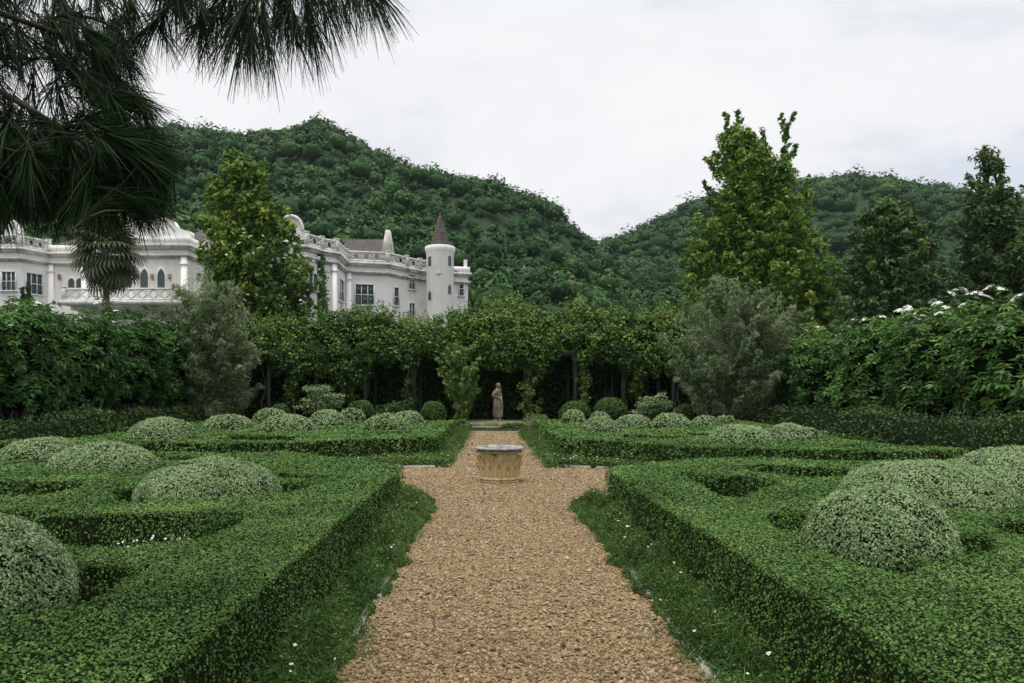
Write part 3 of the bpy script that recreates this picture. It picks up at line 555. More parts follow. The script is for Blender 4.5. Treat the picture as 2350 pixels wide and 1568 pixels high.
# ------------------------------------------------------------------ foliage helpers for shrubs and trees
def clump_leaves(C, R, n, l, w_, rbase, out=.5, up=.3, squash=.8, shell=.55, jit=.16):
    """n leaves for each of the clumps C with radii R; returns arrays"""
    C = np.asarray(C); m = len(C); i = np.repeat(np.arange(m), n); k = len(i); d = runit(k); rad = (shell+(1-shell)*rng.random(k)**.6)
    P = C[i]+d*rad[:, None]*np.asarray(R)[i][:, None]*np.array([1, 1, squash])
    N = nrm(d*.55+np.array([0, 0, up*1.6])+runit(k)*.6); U = nrm(d*out+runit(k)*.7+np.array([0, 0, -.15]))
    r = np.clip(np.asarray(rbase)[i]+rng.normal(0, jit, k), 0, 1); L = l*rng.uniform(.7, 1.35, k)
    return P, N, U, L, L*w_, r
def outline_tree(name, label, cat, Y, prof, mat, nclump, nleaf, l, w_=.5, group=None, cr_=(.5, .95), depth=.9, leaders=(), trunk_r=.3, inner=.45, out=.5, up=.3, jit=.17, spread=.17, bark='bark', shell=.4):
    root = thing(name, label, cat, group=group); pf = np.array(prof, float); top, bot = pf[0, 0], pf[-1, 0]
    wid = pf[:, 2]-pf[:, 1]; yy = np.linspace(top, bot, 200); ww = np.interp(yy, pf[:, 0], wid); ws = ww+20
    nb = max(10, nclump//7); py = rng.choice(yy, nb, p=ws/ws.sum())+rng.normal(0, 3, nb)
    L_, R_ = np.interp(py, pf[:, 0], pf[:, 1]), np.interp(py, pf[:, 0], pf[:, 2])
    xc = ((L_+R_)/2-VX)*Y/F; hw_ = (R_-L_)/2*Y/F; z = EH-(py-VY)*Y/F
    az = rng.uniform(0, 2*math.pi, nb); az = np.where((np.sin(az) > .2) & (rng.random(nb) < .5), -az, az)
    rad = np.maximum(hw_, .1)*rng.uniform(.62, 1.12, nb); E = np.stack([xc+rad*np.cos(az), Y+rad*depth*np.sin(az), z], 1)
    rise = rng.uniform(.25, .75, nb)*rad+.15*rad; S0 = np.stack([xc, np.full(nb, Y), z-rise], 1); tb = np.clip(.45+rng.normal(0, spread, nb), 0, 1)
    C, crad, rb = [], [], []
    for k, t in enumerate(np.linspace(inner, 1.0, 7)):
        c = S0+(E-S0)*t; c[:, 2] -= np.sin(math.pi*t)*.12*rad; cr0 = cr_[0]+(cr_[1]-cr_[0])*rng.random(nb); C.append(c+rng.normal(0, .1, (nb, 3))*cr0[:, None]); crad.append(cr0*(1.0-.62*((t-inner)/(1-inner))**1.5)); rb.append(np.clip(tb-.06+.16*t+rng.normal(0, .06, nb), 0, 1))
    C = np.concatenate(C); crad = np.concatenate(crad); rb = np.concatenate(rb)
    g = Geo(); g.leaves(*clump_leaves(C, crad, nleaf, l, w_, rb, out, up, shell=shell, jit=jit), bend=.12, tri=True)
    lg = Geo()
    for (x0, y0, x1, y1, rr) in leaders:
        A, B = W(x0, y0, Y), W(x1, y1, Y); ln = np.linalg.norm(B-A); ax = (B-A)/ln; lg.tube([A-ax*ln*.4, A, B], [.05, .04, .015], 5)
        nt_ = max(7, int(ln*7)); tt = np.linspace(-.1, 1, nt_)+rng.normal(0, .03, nt_)
        for t in tt:      # short side shoots
            q = runit(1)[0]; q = nrm(q-ax*(q@ax)); dr_ = nrm(q*rng.uniform(.5, 1.1)+ax*rng.uniform(.5, 1.0)); sl = rr*rng.uniform(1.0, 2.6)*(1.05-.6*max(t, 0)); m = int(10+34*sl); u = rng.random(m); p0 = A+(B-A)*t
            P = p0+dr_*(u*sl)[:, None]+runit(m)*(.055+.10*(1-u))[:, None]; Ll = l*rng.uniform(.6, 1.15, m)
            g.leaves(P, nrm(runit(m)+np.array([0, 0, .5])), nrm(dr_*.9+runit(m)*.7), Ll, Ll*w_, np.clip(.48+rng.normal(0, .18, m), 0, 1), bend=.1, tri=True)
    g.build('crown', mat, root, kind='stuff')
    # trunk and limbs
    tg = Geo(); cx_top = (pf[0, 1]+pf[0, 2])/2; cx_bot = (pf[-1, 1]+pf[-1, 2])/2; T = W(cx_top, top, Y); B = W(cx_bot, bot, Y); zt = np.linspace(0, 1, 9)
    tp = np.stack([B[0]+(T[0]-B[0])*zt**1.3, np.full(9, Y), zt*T[2]*.97], 1); tg.tube(tp, trunk_r*(1-zt*.93), 9); tr = tg.build('trunk', M[bark], root, smooth=True)
    bg_ = Geo()
    for q in rng.choice(len(C), min(len(C), 60), replace=False):
        c = C[q]; hx = max(.1, c[2]-.35*np.hypot(c[0]-B[0], c[1]-Y)-.4); s0 = np.array([np.interp(hx, tp[:, 2], tp[:, 0]), Y, hx]); mid = (s0+c)/2+np.array([0, 0, -.15]); bg_.tube([s0, mid, c], [trunk_r*.2, trunk_r*.13, trunk_r*.05], 5)
    if lg.v: bg_.v += lg.v; bg_.r += lg.r; bg_.f += [f_+bg_.n for f_ in lg.f]; bg_.n += lg.n
    bg_.build('limbs', M[bark], tr, smooth=True, kind='stuff')
    return root

# ------------------------------------------------------------------ pergola with climbers
pg = thing('pergola', 'long dark green garden pergola smothered in climbers behind the statue', 'pergola')
PY0, PY1, PZ = 37.0, 40.4, 3.4
post_g = Geo(); post_g.box((0, 0, PZ/2), (.15, .15, PZ)); post_g.box((0, 0, .08), (.22, .22, .16)); post_me = post_g.mesh('post', M['post'])
post_px = [392, 505, 617, 725, 838, 950, 1062, 1208, 1320, 1430, 1545, 1655, 1768, 1880]
for px in post_px:
    X = (px-VX)*PY0/F
    for y in (PY0, PY1): o = link('post', post_me, pg); o.location = (X, y, 0)
xl, xr = (post_px[0]-VX)*PY0/F-.3, (post_px[-1]-VX)*PY0/F+.3
for y in (PY0, PY1): Geo().box(((xl+xr)/2, y, PZ+.1), (xr-xl, .14, .2)).build('beam', M['beam'], pg)
raf = Geo(); raf.box((0, 0, 0), (.09, PY1-PY0+.9, .16)); raf_me = raf.mesh('rafter', M['beam'])
for x in np.arange(xl+.2, xr, .79): o = link('rafter', raf_me, pg); o.location = (x, (PY0+PY1)/2, PZ+.285)
# foliage roof and curtain
up_o = np.array([(380, 740), (560, 738), (640, 722), (690, 712), (720, 706), (760, 716), (850, 701), (880, 700), (905, 712), (950, 727), (1000, 731), (1040, 716), (1080, 704), (1120, 698), (1160, 700), (1210, 705), (1300, 709), (1350, 703), (1450, 703), (1520, 708), (1600, 722), (1750, 740), (1880, 745)], float)
lo_o = np.array([(380, 850), (600, 826), (680, 838), (760, 858), (830, 846), (885, 812), (1000, 808), (1010, 818), (1150, 828), (1200, 838), (1260, 812), (1320, 808), (1400, 818), (1470, 856), (1530, 848), (1700, 838), (1880, 850)], float)
vc = thing('climber_roof', 'thick leafy climber covering the whole pergola roof', 'climber')
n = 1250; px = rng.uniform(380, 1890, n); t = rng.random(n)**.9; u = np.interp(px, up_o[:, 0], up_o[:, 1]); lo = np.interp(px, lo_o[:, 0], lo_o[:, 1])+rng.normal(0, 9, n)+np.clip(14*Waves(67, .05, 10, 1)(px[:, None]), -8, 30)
uw_ = Waves(61, .035, 10, 1); u = u+12*uw_(px[:, None]); py = u+10+(lo-u-10)*t; Yc = PY0-.55+rng.uniform(-.25, .35, n)+1.5*(1-t)**2
C = np.array([W(a, b, c) for a, b, c in zip(px, py, Yc)])
n2 = 420; px2 = rng.uniform(380, 1890, n2); Y2 = rng.uniform(PY0, PY1+.5, n2); z2 = EH-(np.interp(px2, up_o[:, 0], up_o[:, 1])-VY)*PY0/F-.5; C2 = np.stack([(px2-VX)*PY0/F, Y2, z2*rng.uniform(.82, 1, n2)], 1)
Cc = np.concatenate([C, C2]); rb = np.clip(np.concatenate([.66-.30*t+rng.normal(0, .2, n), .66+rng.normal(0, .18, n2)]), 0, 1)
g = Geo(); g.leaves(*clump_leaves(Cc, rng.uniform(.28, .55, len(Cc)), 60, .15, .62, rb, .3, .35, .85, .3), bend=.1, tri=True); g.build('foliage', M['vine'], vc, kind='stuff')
pxs_ = np.linspace(380, 1890, 80); Xc = (pxs_-VX)*(PY0+.8)/F; zt_ = EH-(np.interp(pxs_, up_o[:, 0], up_o[:, 1])+16-VY)*(PY0+.8)/F-.35; gk = Geo(); m_ = 80
Vk = np.concatenate([np.stack([Xc, np.full(m_, PY0-.1), np.full(m_, PZ+.32)], 1), np.stack([Xc, np.full(m_, PY0+.35), zt_], 1), np.stack([Xc, np.full(m_, PY1+.4), zt_], 1), np.stack([Xc, np.full(m_, PY1+.5), np.full(m_, PZ+.32)], 1)]); ii = np.arange(m_-1)
gk.add(Vk, np.concatenate([np.stack([ii+a*m_, ii+1+a*m_, ii+1+((a+1) % 4)*m_, ii+((a+1) % 4)*m_], 1) for a in range(4)])).build('twigs', M['box_core'], vc, kind='stuff')
# shoots sticking up
gsh = Geo(); n = 240; px = rng.uniform(560, 1700, n); b0 = np.interp(px, up_o[:, 0], up_o[:, 1])+8
for a, b in zip(px, b0):
    p0 = W(a, b, PY0+.6); hh = rng.uniform(.15, .55); k = 7; tt = np.linspace(0, 1, k)[:, None]; d = np.array([rng.normal(0, .25), rng.normal(0, .2), 1.])
    gsh.leaves(p0+d*tt*hh+rng.normal(0, .03, (k, 3)), runit(k), nrm(runit(k)+np.array([0, 0, .6])), .13, .06, np.clip(.7+rng.normal(0, .2, k), 0, 1))
gsh.build('shoots', M['vine'], vc, kind='stuff')
sg = Geo()
for px_ in post_px[1:-1]:
    for q in range(2):
        x = (px_-VX)*PY0/F+rng.normal(0, .12); zz = np.linspace(0, PZ+.3, 8); sg.tube(np.stack([x+.09*np.sin(zz*3+q*2), PY0-.12+.06*np.cos(zz*3+q), zz], 1), np.linspace(.035, .015, 8), 5)
sg.build('stem', M['bark'], vc, smooth=True)
# climbers on single posts
for lab, pxc, y0, y1, hwp, key, nn in (('leafy climber hanging down by the pergola post behind the layered bush', 812, 845, 935, 26, 'vine', 34), ('thin climber on the pergola post under the bare beam', 938, 820, 930, 20, 'vine', 26),
        ('leafy climber column hanging right of the statue', 1216, 800, 945, 34, 'light_tree', 46), ('thin climber on the post behind the green ball right of the statue', 1342, 815, 925, 17, 'light_tree', 22),
        ('leafy climber hanging on the post behind the layered bush on the right', 1462, 830, 925, 26, 'vine', 30), ('leafy climber at the dark left end of the pergola', 672, 835, 935, 26, 'vine', 28)):
    r_ = thing('climber', lab, 'climber', group='climbers on the pergola posts'); t = rng.random(nn); px = pxc+rng.normal(0, 1, nn)*hwp*(1-.55*t)*.6; py = y0+(y1-y0)*t; C = np.array([W(a, b, PY0-.4+rng.normal(0, .12)) for a, b in zip(px, py)])
    Geo().leaves(*clump_leaves(C, rng.uniform(.14, .3, nn), 22, .13, .6, np.clip(.5+rng.normal(0, .2, nn), 0, 1), .3, .3), bend=.1).build('foliage', M[key], r_, kind='stuff')
    sg = Geo(); A = W(pxc, 900, PY0-.3); zz = np.linspace(0, 3.4, 7); sg.tube(np.stack([A[0]+.1*np.sin(zz*2.4), np.full(7, PY0-.3), zz], 1), np.linspace(.04, .02, 7), 6); sg.build('stem', M['palebark'], r_, smooth=True)
# tall dark hedge behind the pergola
bh = thing('tall_hedge', 'tall dark hedge closing the back of the pergola', 'hedge'); Geo().box((-1, 41.3, 1.8), (42, 1.0, 3.6)).build('twigs', M['box_core'], bh, kind='stuff')
n = 12000; P = np.stack([rng.uniform(-21, 19, n), 40.75+rng.normal(0, .06, n), rng.uniform(0, 3.6, n)], 1); Geo().leaves(P, nrm(np.array([0, -1., .3])+runit(n)*.7), runit(n), .2, .12, rng.random(n)).build('foliage', M['loose'], bh, kind='stuff')
# light green young tree left of the statue
outline_tree('young_tree', 'young light green tree with broad leaves just left of the statue', 'tree', 35.2, [(788, 1050, 1075), (805, 1010, 1105), (840, 1000, 1112), (870, 1022, 1105), (900, 1020, 1100), (930, 1025, 1080), (950, 1035, 1070)], M['light_tree'], 420, 22, .17, .5, cr_=(.16, .34), trunk_r=.035, inner=.1, jit=.22, bark='palebark')

# ------------------------------------------------------------------ layered pale bushes, low shrubs before the pergola
for lab, Y, prof in (('layered pale variegated bush left of the green ball', 33, [(886, 710, 775), (905, 690, 792), (930, 688, 795), (952, 700, 785)]), ('smaller layered pale bush right of the tallest green ball', 33, [(908, 1495, 1530), (920, 1465, 1543), (940, 1455, 1535), (956, 1470, 1520)])):
    root = thing('layered_bush', lab, 'shrub', group='layered pale bushes'); pf = np.array(prof, float); g = Geo()
    for k, py in enumerate(np.linspace(pf[0, 0]+3, pf[-1, 0]-2, 14)+rng.normal(0, 2, 14)):
        a, b = np.interp(py, pf[:, 0], pf[:, 1]), np.interp(py, pf[:, 0], pf[:, 2]); hw_ = (b-a)/2*Y/F; c = W((a+b)/2, py, Y); n = int(330*hw_); c[0] += rng.normal(0, .25)*hw_; hw_ *= rng.uniform(.55, 1.0)
        th = rng.uniform(0, 6.28, n); rr = np.sqrt(rng.random(n))*hw_*(1+.12*np.sin(5*th+k*2)); P = np.stack([c[0]+rr*np.cos(th), c[1]+rr*np.sin(th), c[2]+rng.normal(0, .05, n)+.06*np.sin(rr*6+k+th)], 1)
        g.leaves(P, nrm(np.array([0, 0, 1.])+runit(n)*.45), runit(n), .11, .06, np.clip(.55+rng.normal(0, .22, n), 0, 1))
    g.build('foliage', M['pale'], root, kind='stuff'); tg = Geo(); c = W((pf[1, 1]+pf[1, 2])/2, 950, Y)
    for q in range(5): a = q*1.3; tg.tube([(c[0], Y, 0), (c[0]+.2*math.cos(a), Y+.2*math.sin(a), .6), (c[0]+.5*math.cos(a), Y+.5*math.sin(a), 1.2)], [.03, .02, .01], 5)
    tg.build('stem', M['bark'], root)
def bush(name, label, cat, c, r, n, l, w_, mat, group=None, squash=None, rb=.5, out=.4, up=.3, stems=5, shell=.6):
    root = thing(name, label, cat, group=group); m = max(12, int(n/40)); d = runit(m); d[:, 2] = np.abs(d[:, 2])*1.0-.15; C = np.array(c)+d*np.array(r)*rng.uniform(.55, .92, (m, 1)); R = np.full(m, min(r)*.36)
    Geo().leaves(*clump_leaves(C, R, 40, l, w_, np.clip(rb+rng.normal(0, .15, m), 0, 1), out, up, .85, .3), bend=.1).build('foliage', mat, root, kind='stuff')
    tg = Geo()
    for q in range(stems): a = rng.uniform(0, 6.28); tg.tube([(c[0]+.1*math.cos(a), c[1]+.1*math.sin(a), 0), (c[0]+r[0]*.2*math.cos(a), c[1]+r[1]*.2*math.sin(a), c[2]*.6), (c[0]+r[0]*.55*math.cos(a), c[1]+r[1]*.5*math.sin(a), c[2]+r[2]*.4)], [.04, .03, .012], 5)
    tg.build('stem', M['bark'], root, smooth=True); return root
bush('low_shrub', 'dark green loose shrub between the two green balls left of the path', 'shrub', (*W(905, 900, 33.5)[:2], .55), (1.1, .7, .75), 1500, .12, .4, M['loose'])
bush('low_shrub', 'light leafy plant on the steps left of the statue', 'shrub', (*W(1065, 900, 31.6)[:2], .22), (.45, .5, .3), 700, .08, .55, M['light_tree'], stems=3)
bush('low_shrub', 'leafy plant with yellowing tips right of the steps', 'shrub', (*W(1232, 900, 31.8)[:2], .3), (.75, .6, .5), 1100, .09, .4, M['light_tree'], stems=3)
bush('low_shrub', 'green ground plants spilling over the steps right of the path end', 'shrub', (*W(1185, 900, 31.6)[:2], .14), (.75, .6, .24), 900, .08, .5, M['vine'], stems=3)
bush('round_tree', 'round bushy tree rising behind the pergola right of the tower', 'tree', (*W(1155, 900, 45)[:2], 5.2), (2.3, 2.0, 2.5), 6000, .2, .5, M['vine'], rb=.55)
for lab_, px_, z_ in (('leafy bush top showing above the pergola below the mansion window', 800, 4.6), ('leafy bush top above the pergola left of the tower', 905, 4.5), ('leafy bush top above the right half of the pergola', 1370, 4.9), ('leafy bush top above the pergola beside the right feathery bush', 1490, 5.0)):
    bush('background_bush', lab_, 'bush', (*W(px_, 900, 44.5)[:2], z_), (1.7, 1.5, 1.9), 2600, .2, .5, M['vine'], group='bushes behind the pergola', rb=.6)

# ------------------------------------------------------------------ flowering shrub rows on both sides
ros = []
def rosettes(P, D, n, l, rb):
    """whorls of long drooping leaves"""
    m = len(P); i = np.repeat(np.arange(m), n); k = len(i); ref = runit(m); A = nrm(np.cross(D, ref)); B = np.cross(D, A); a = np.tile(np.arange(n)*2*np.pi/n, m)+np.repeat(rng.uniform(0, 6, m), n)+rng.normal(0, .2, k)
    R = A[i]*np.cos(a)[:, None]+B[i]*np.sin(a)[:, None]; el = rng.uniform(-.1, .65, k)[:, None]; U = nrm(R*np.cos(el)+D[i]*np.sin(el)+np.array([0, 0, -.25])); L = l*rng.uniform(.7, 1.25, k)
    N = nrm(D[i]*.9+np.array([0, 0, .5])-U*np.sum(U*D[i], 1, keepdims=True)+runit(k)*.25)
    return P[i]+U*L[:, None]*.55, N, U, L, L*.33, np.clip(rb[i]+rng.normal(0, .13, k), 0, 1)
fl_g = Geo()
for q in range(16):
    d = nrm(np.array([rng.normal(), rng.normal(), abs(rng.normal())+.3])); c = d*np.array([.13, .13, .08])
    for k in range(5):
        a = k*2*math.pi/5+q; U = np.array([math.cos(a), math.sin(a), .15]); fl_g.leaves((c+U*.028)[None], nrm(d+np.array([0, 0, .4]))[None], U[None], .06, .045, .5)
fl_me = fl_g.mesh('blossom', M['white_petal'])
SW = Waves(5, 1.0, 12)
def side_shrub(label, x, y, rx, ry, h, nros, blossoms, yellow=.0):
    root = thing('flowering_shrub', label, 'shrub', group='tall shrubs along the garden sides'); d = runit(nros); d[:, 2] = rng.uniform(-.75, 1, nros); d = nrm(d); lum = 1+.16*SW(d*2.4+x)+.1*SW(d*5+y)
    cz = h*.56; P = np.array([x, y, cz])+d*np.array([rx, ry, h*.44])*(lum*rng.uniform(.72, 1, nros))[:, None]; P[:, 2] = np.clip(P[:, 2], .35, None)
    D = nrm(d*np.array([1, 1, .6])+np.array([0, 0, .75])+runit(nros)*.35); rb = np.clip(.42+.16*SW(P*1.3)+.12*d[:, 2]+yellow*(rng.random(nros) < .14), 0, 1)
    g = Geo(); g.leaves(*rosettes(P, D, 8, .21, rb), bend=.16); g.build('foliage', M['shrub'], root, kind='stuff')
    ck = Geo(); aa = np.linspace(-math.pi/2, math.pi/2, 9); ck.lathe([(max(.01, math.cos(q)), math.sin(q)) for q in aa], k=14); vk = ck.v[0]; ck.v[0] = np.array([x, y, cz])+vk*np.array([rx, ry, h*.44])*(.70*(1+.14*SW(vk*2.4+x)))[:, None]; ck.v[0][:, 2] = np.maximum(ck.v[0][:, 2], .25)
    ck.build('twigs', M['box_core'], root, smooth=True, kind='stuff')
    sg = Geo(); ids = rng.choice(nros, 26, replace=False)
    for q in ids: b0 = np.array([x+rng.normal(0, .35), y+rng.normal(0, .35), 0]); e_ = P[q]; mid = b0*.45+e_*.55+np.array([0, 0, .35]); sg.tube([b0, mid, e_], [.035, .026, .013], 5)
    sg.build('stem', M['palebark'], root, smooth=True)
    top = np.argsort(-(d[:, 2]-.45*(d[:, 1]))+rng.normal(0, .25, nros))[:blossoms]
    for q in top: o = link('blossom', fl_me, root); o.location = P[q]+D[q]*.16; o.rotation_euler = (rng.normal(0, .3), rng.normal(0, .3), rng.uniform(0, 6)); s_ = rng.uniform(.75, 1.35); o.scale = (s_*1.1, s_*1.1, s_*.8)
    return root
rs = [(12.9, 15.6, 1.6, 1.6, 3.75, 0, 'tall shrub covered in white blossom cut by the right edge'), (12.7, 18.4, 1.7, 1.7, 3.95, 0, 'tallest white flowering shrub near the right edge'), (12.5, 21.2, 1.7, 1.7, 4.1, 0, 'white flowering shrub second from the right edge'),
      (12.3, 24.0, 1.6, 1.6, 4.05, 0, 'white flowering shrub midway along the right side'), (12.1, 26.7, 1.6, 1.6, 3.8, 0, 'white flowering shrub beside the grey feathery bush on the right'), (12.6, 29.6, 1.6, 1.6, 3.7, 0, 'dark shrub behind the grey feathery bush on the right')]
SR = []
for x, y, rx, ry, h, b_, lab in rs: SR.append((side_shrub(lab, x, y, rx, ry, h, 760, b_, .35), x, y))
ls = [(-13.8, 15.7, 1.7, 1.7, 4.0, 0, 'dark shrub at the far left edge, mostly out of view'), (-13.6, 18.6, 1.7, 1.7, 4.15, 0, 'dense dark shrub cut by the left edge below the balcony'), (-13.4, 21.3, 1.7, 1.7, 4.2, 0, 'dense shrub with few white flowers left of the palm trunk'), (-13.1, 24.0, 1.7, 1.7, 4.2, 0, 'dense shrub with few white flowers below the palm'),
      (-12.9, 26.8, 1.7, 1.7, 4.25, 0, 'dense shrub with few white flowers right of the palm trunk'), (-12.9, 29.8, 1.7, 1.7, 4.4, 0, 'dense shrub left of the grey feathery bush'), (-13.4, 33, 1.8, 1.8, 4.2, 0, 'shrub behind the grey feathery bush on the left')]
for x, y, rx, ry, h, b_, lab in ls: SR.append((side_shrub(lab, x, y, rx, ry, h+.3, 760, b_, .1), x, y))
bl = [(1506+.3594*a, 624+.3594*b) for a, b in ((960,385),(1030,365),(1055,370),(1000,455),(1160,412),(1185,425),(1225,360),(1265,320),(1325,318),(1440,298),(1550,258),(1605,243),(1600,295),(1665,280),(1700,295),(1640,325),(1690,325),(1560,355),(1635,370),(1770,200),(1795,215),(1850,240),(1800,280),(1880,150),(1910,130),(1960,130),(2000,155),(2050,150),(2115,122),(2105,175),(1965,225),(2200,125),(2335,170),(2300,190),(1240,535),(1950,580))]
bl += [(.2734*a, 624+.2734*b) for a, b in ((80,465),(325,280),(940,430),(645,590),(335,590),(1265,535),(705,535),(975,345),(870,270),(800,275),(1245,345),(230,415))]
for px_, py_ in bl:      # blossom heads at the tops of the side shrubs
    Xs = 11.9 if px_ > VX else -12.6; Yb = Xs*F/(px_-VX) if px_ > VX else Xs*F/(px_-VX); p_ = W(px_, py_, Yb); best = min(SR, key=lambda q: (q[1]-p_[0])**2+(q[2]-p_[1])**2)[0]
    for q in range(1): o = link('blossom', fl_me, best); o.location = p_+np.array([rng.normal(0, .1)*q, rng.normal(0, .1)*q, .02]); o.rotation_euler = (rng.normal(.25, .2), rng.normal(0, .3), rng.uniform(0, 6)); s_ = rng.uniform(.6, .98); o.scale = (s_, s_, s_)
def loose_hedge(label, x0, x1, y0, y1, h, n):
    root = thing('loose_hedge', label, 'hedge'); nn = 40; ys = np.linspace(y0, y1, nn); g = Geo(); xs_ = np.linspace(x0, x1, 8); X, Y = np.meshgrid(xs_, ys); lw = Waves(31, 1.4, 10, 2); Z = (h-.12)*(1+.1*lw(np.stack([X, Y], -1)))*np.sqrt(np.clip(1-((X-(x0+x1)/2)/((x1-x0)/2))**4, 0, 1))*np.sqrt(np.clip(1-((Y-(y0+y1)/2)/((y1-y0)/2))**24, 0, 1)); idx = np.arange(nn*8).reshape(nn, 8)
    q = np.stack([idx[:-1, :-1], idx[:-1, 1:], idx[1:, 1:], idx[1:, :-1]], -1).reshape(-1, 4); V = np.stack([X, Y, Z], -1).reshape(-1, 3); g.add(V, q).build('twigs', M['box_core'], root, kind='stuff')
    T = np.concatenate([q[:, [0, 1, 2]], q[:, [0, 2, 3]]]); c = V[T].mean(1); p, N, i = sample_tris(V, T, 1/(c[:, 1]**1.5), n); p = p+N*rng.uniform(0, .2, n)[:, None]; l = .0042*np.maximum(p[:, 1], 13)*rng.uniform(.7, 1.5, n)
    Geo().leaves(p, nrm(N+runit(n)*.9), nrm(runit(n)+np.array([0, 0, .4])), l, l*.45, np.clip(.45+.18*lw(p[:, :2])+rng.normal(0, .2, n), 0, 1)).build('foliage', M['loose'], root, kind='stuff')
loose_hedge('low loose untrimmed hedge along the right side below the white flowering shrubs', 10.2, 11.6, 8.5, 29.5, 1.05, 17000)
loose_hedge('low loose untrimmed hedge along the left side below the dark shrubs', -12.4, -11.1, 9.5, 31.5, .98, 17000)
loose_hedge('tall rough hedge standing behind the dark shrubs on the left', -16.6, -15.0, 12.5, 37.0, 2.9, 6000)
# grey feathery bushes
def feathery(label, Y, prof, ncl, nlf):
    root = outline_tree('feathery_bush', label, 'shrub', Y, prof, M['olive'], ncl, nlf, .17, .27, group='grey feathery bushes', cr_=(.3, .55), trunk_r=.07, inner=.35, out=.3, up=-.1, jit=.16, spread=.16, bark='palebark')
    g = Geo(); pf = np.array(prof, float); n = 150; py = rng.uniform(pf[0, 0], pf[0, 0]+.5*(pf[-1, 0]-pf[0, 0]), n); a = np.interp(py, pf[:, 0], pf[:, 1]); b = np.interp(py, pf[:, 0], pf[:, 2]); px = a+(b-a)*rng.random(n)
    for x, y in zip(px, py):
        p0 = W(x, y+14, Y+rng.uniform(-1.2, .2)); k = 12; t = np.linspace(0, 1, k)[:, None]; d = np.array([rng.normal(0, .25), rng.normal(0, .25), 1.]); hh = rng.uniform(.35, .8)
        g.leaves(p0+d*t*hh+rng.normal(0, .035, (k, 3)), runit(k), nrm(d+runit(k)*.8), .15, .026, np.clip(.8+rng.normal(0, .15, k), 0, 1))
    g.build('shoots', M['olive'], root, kind='stuff')
feathery('grey green feathery bush on the left before the pergola, in front of the yellow-green tree', 30.5, [(628, 455, 485), (650, 415, 520), (690, 380, 560), (740, 385, 585), (800, 400, 590), (860, 410, 600), (915, 410, 600), (950, 420, 590)], 640, 60)
feathery('grey green feathery bush on the right before the pergola, in front of the tallest tree', 30.5, [(650, 1640, 1665), (680, 1600, 1790), (720, 1560, 1835), (770, 1525, 1835), (830, 1520, 1830), (890, 1545, 1820), (930, 1550, 1810), (960, 1560, 1790)], 840, 60)

# ------------------------------------------------------------------ mansion
B0 = thing('mansion', 'white two storey mansion with balustraded roof and round corner tower', 'building')
HCm = 10.3; ZC = EH+HCm; ZU = EH+11.0
def fp(px, Y): return np.array([(px-VX)*Y/F, Y])
pl = [fp(-170, 60.6), fp(-95, 60.6), fp(-40, 58.4), fp(48, 58.4), fp(110, 60.5), fp(190, 60.6), fp(190, 57.1), fp(430, 57.1), fp(474, 61.0), fp(640, 61.0), fp(640, 57.4), fp(701, 57.6), fp(736, 59.4), fp(771, 60.4), fp(793, 64.6), fp(888, 65.5), fp(931, 67.7), fp(962, 69.2), fp(1000, 69.6), fp(1040, 70.6), fp(1074, 71.0)]
back = [np.array([pl[-1][0]-.6, 84.]), np.array([pl[0][0], 84.])]
poly = pl+back; n = len(poly); g = Geo(); V = [[p[0], p[1], 0] for p in poly]+[[p[0], p[1], ZU] for p in poly]
g.add(V, [[i, (i+1) % n, n+(i+1) % n, n+i] for i in range(n)]); g.add([[p[0], p[1], ZU] for p in poly], [list(range(n))])
g.build('wall', M['wall'], B0)
def seg_frame(i):
    a, b = pl[i], pl[i+1]; u = (b-a)/np.linalg.norm(b-a); nn_ = np.array([u[1], -u[0]]); return a, b, u, nn_
def hit(i, px):
    a, b, u, nn_ = seg_frame(i); k = (px-VX)/F; d = b-a; den = d[0]-k*d[1]; t = (k*a[1]-a[0])/den; return a+d*t
def moulding(name, z, h, outp, mat, segs):
    g = Geo()
    for i in segs:
        a, b, u, nn_ = seg_frame(i)
        for zz, hh, oo in ((z, h*.5, outp), (z-h*.42, h*.36, outp*.55)):
            L = np.linalg.norm(b-a)+2*oo*.7; c = (a+b)/2+nn_*oo/2; R = np.array([[u[0], u[1], 0], [-nn_[0], -nn_[1], 0], [0, 0, 1]]); g.box((c[0], c[1], zz), (L, oo, hh), R)
    return g.build(name, mat, B0)
vis = [i for i in range(len(pl)-1)]
moulding('cornice', ZU-.05, .42, .38, M['trim'], vis); moulding('string_course', ZC-.1, .34, .26, M['ledge'], vis)
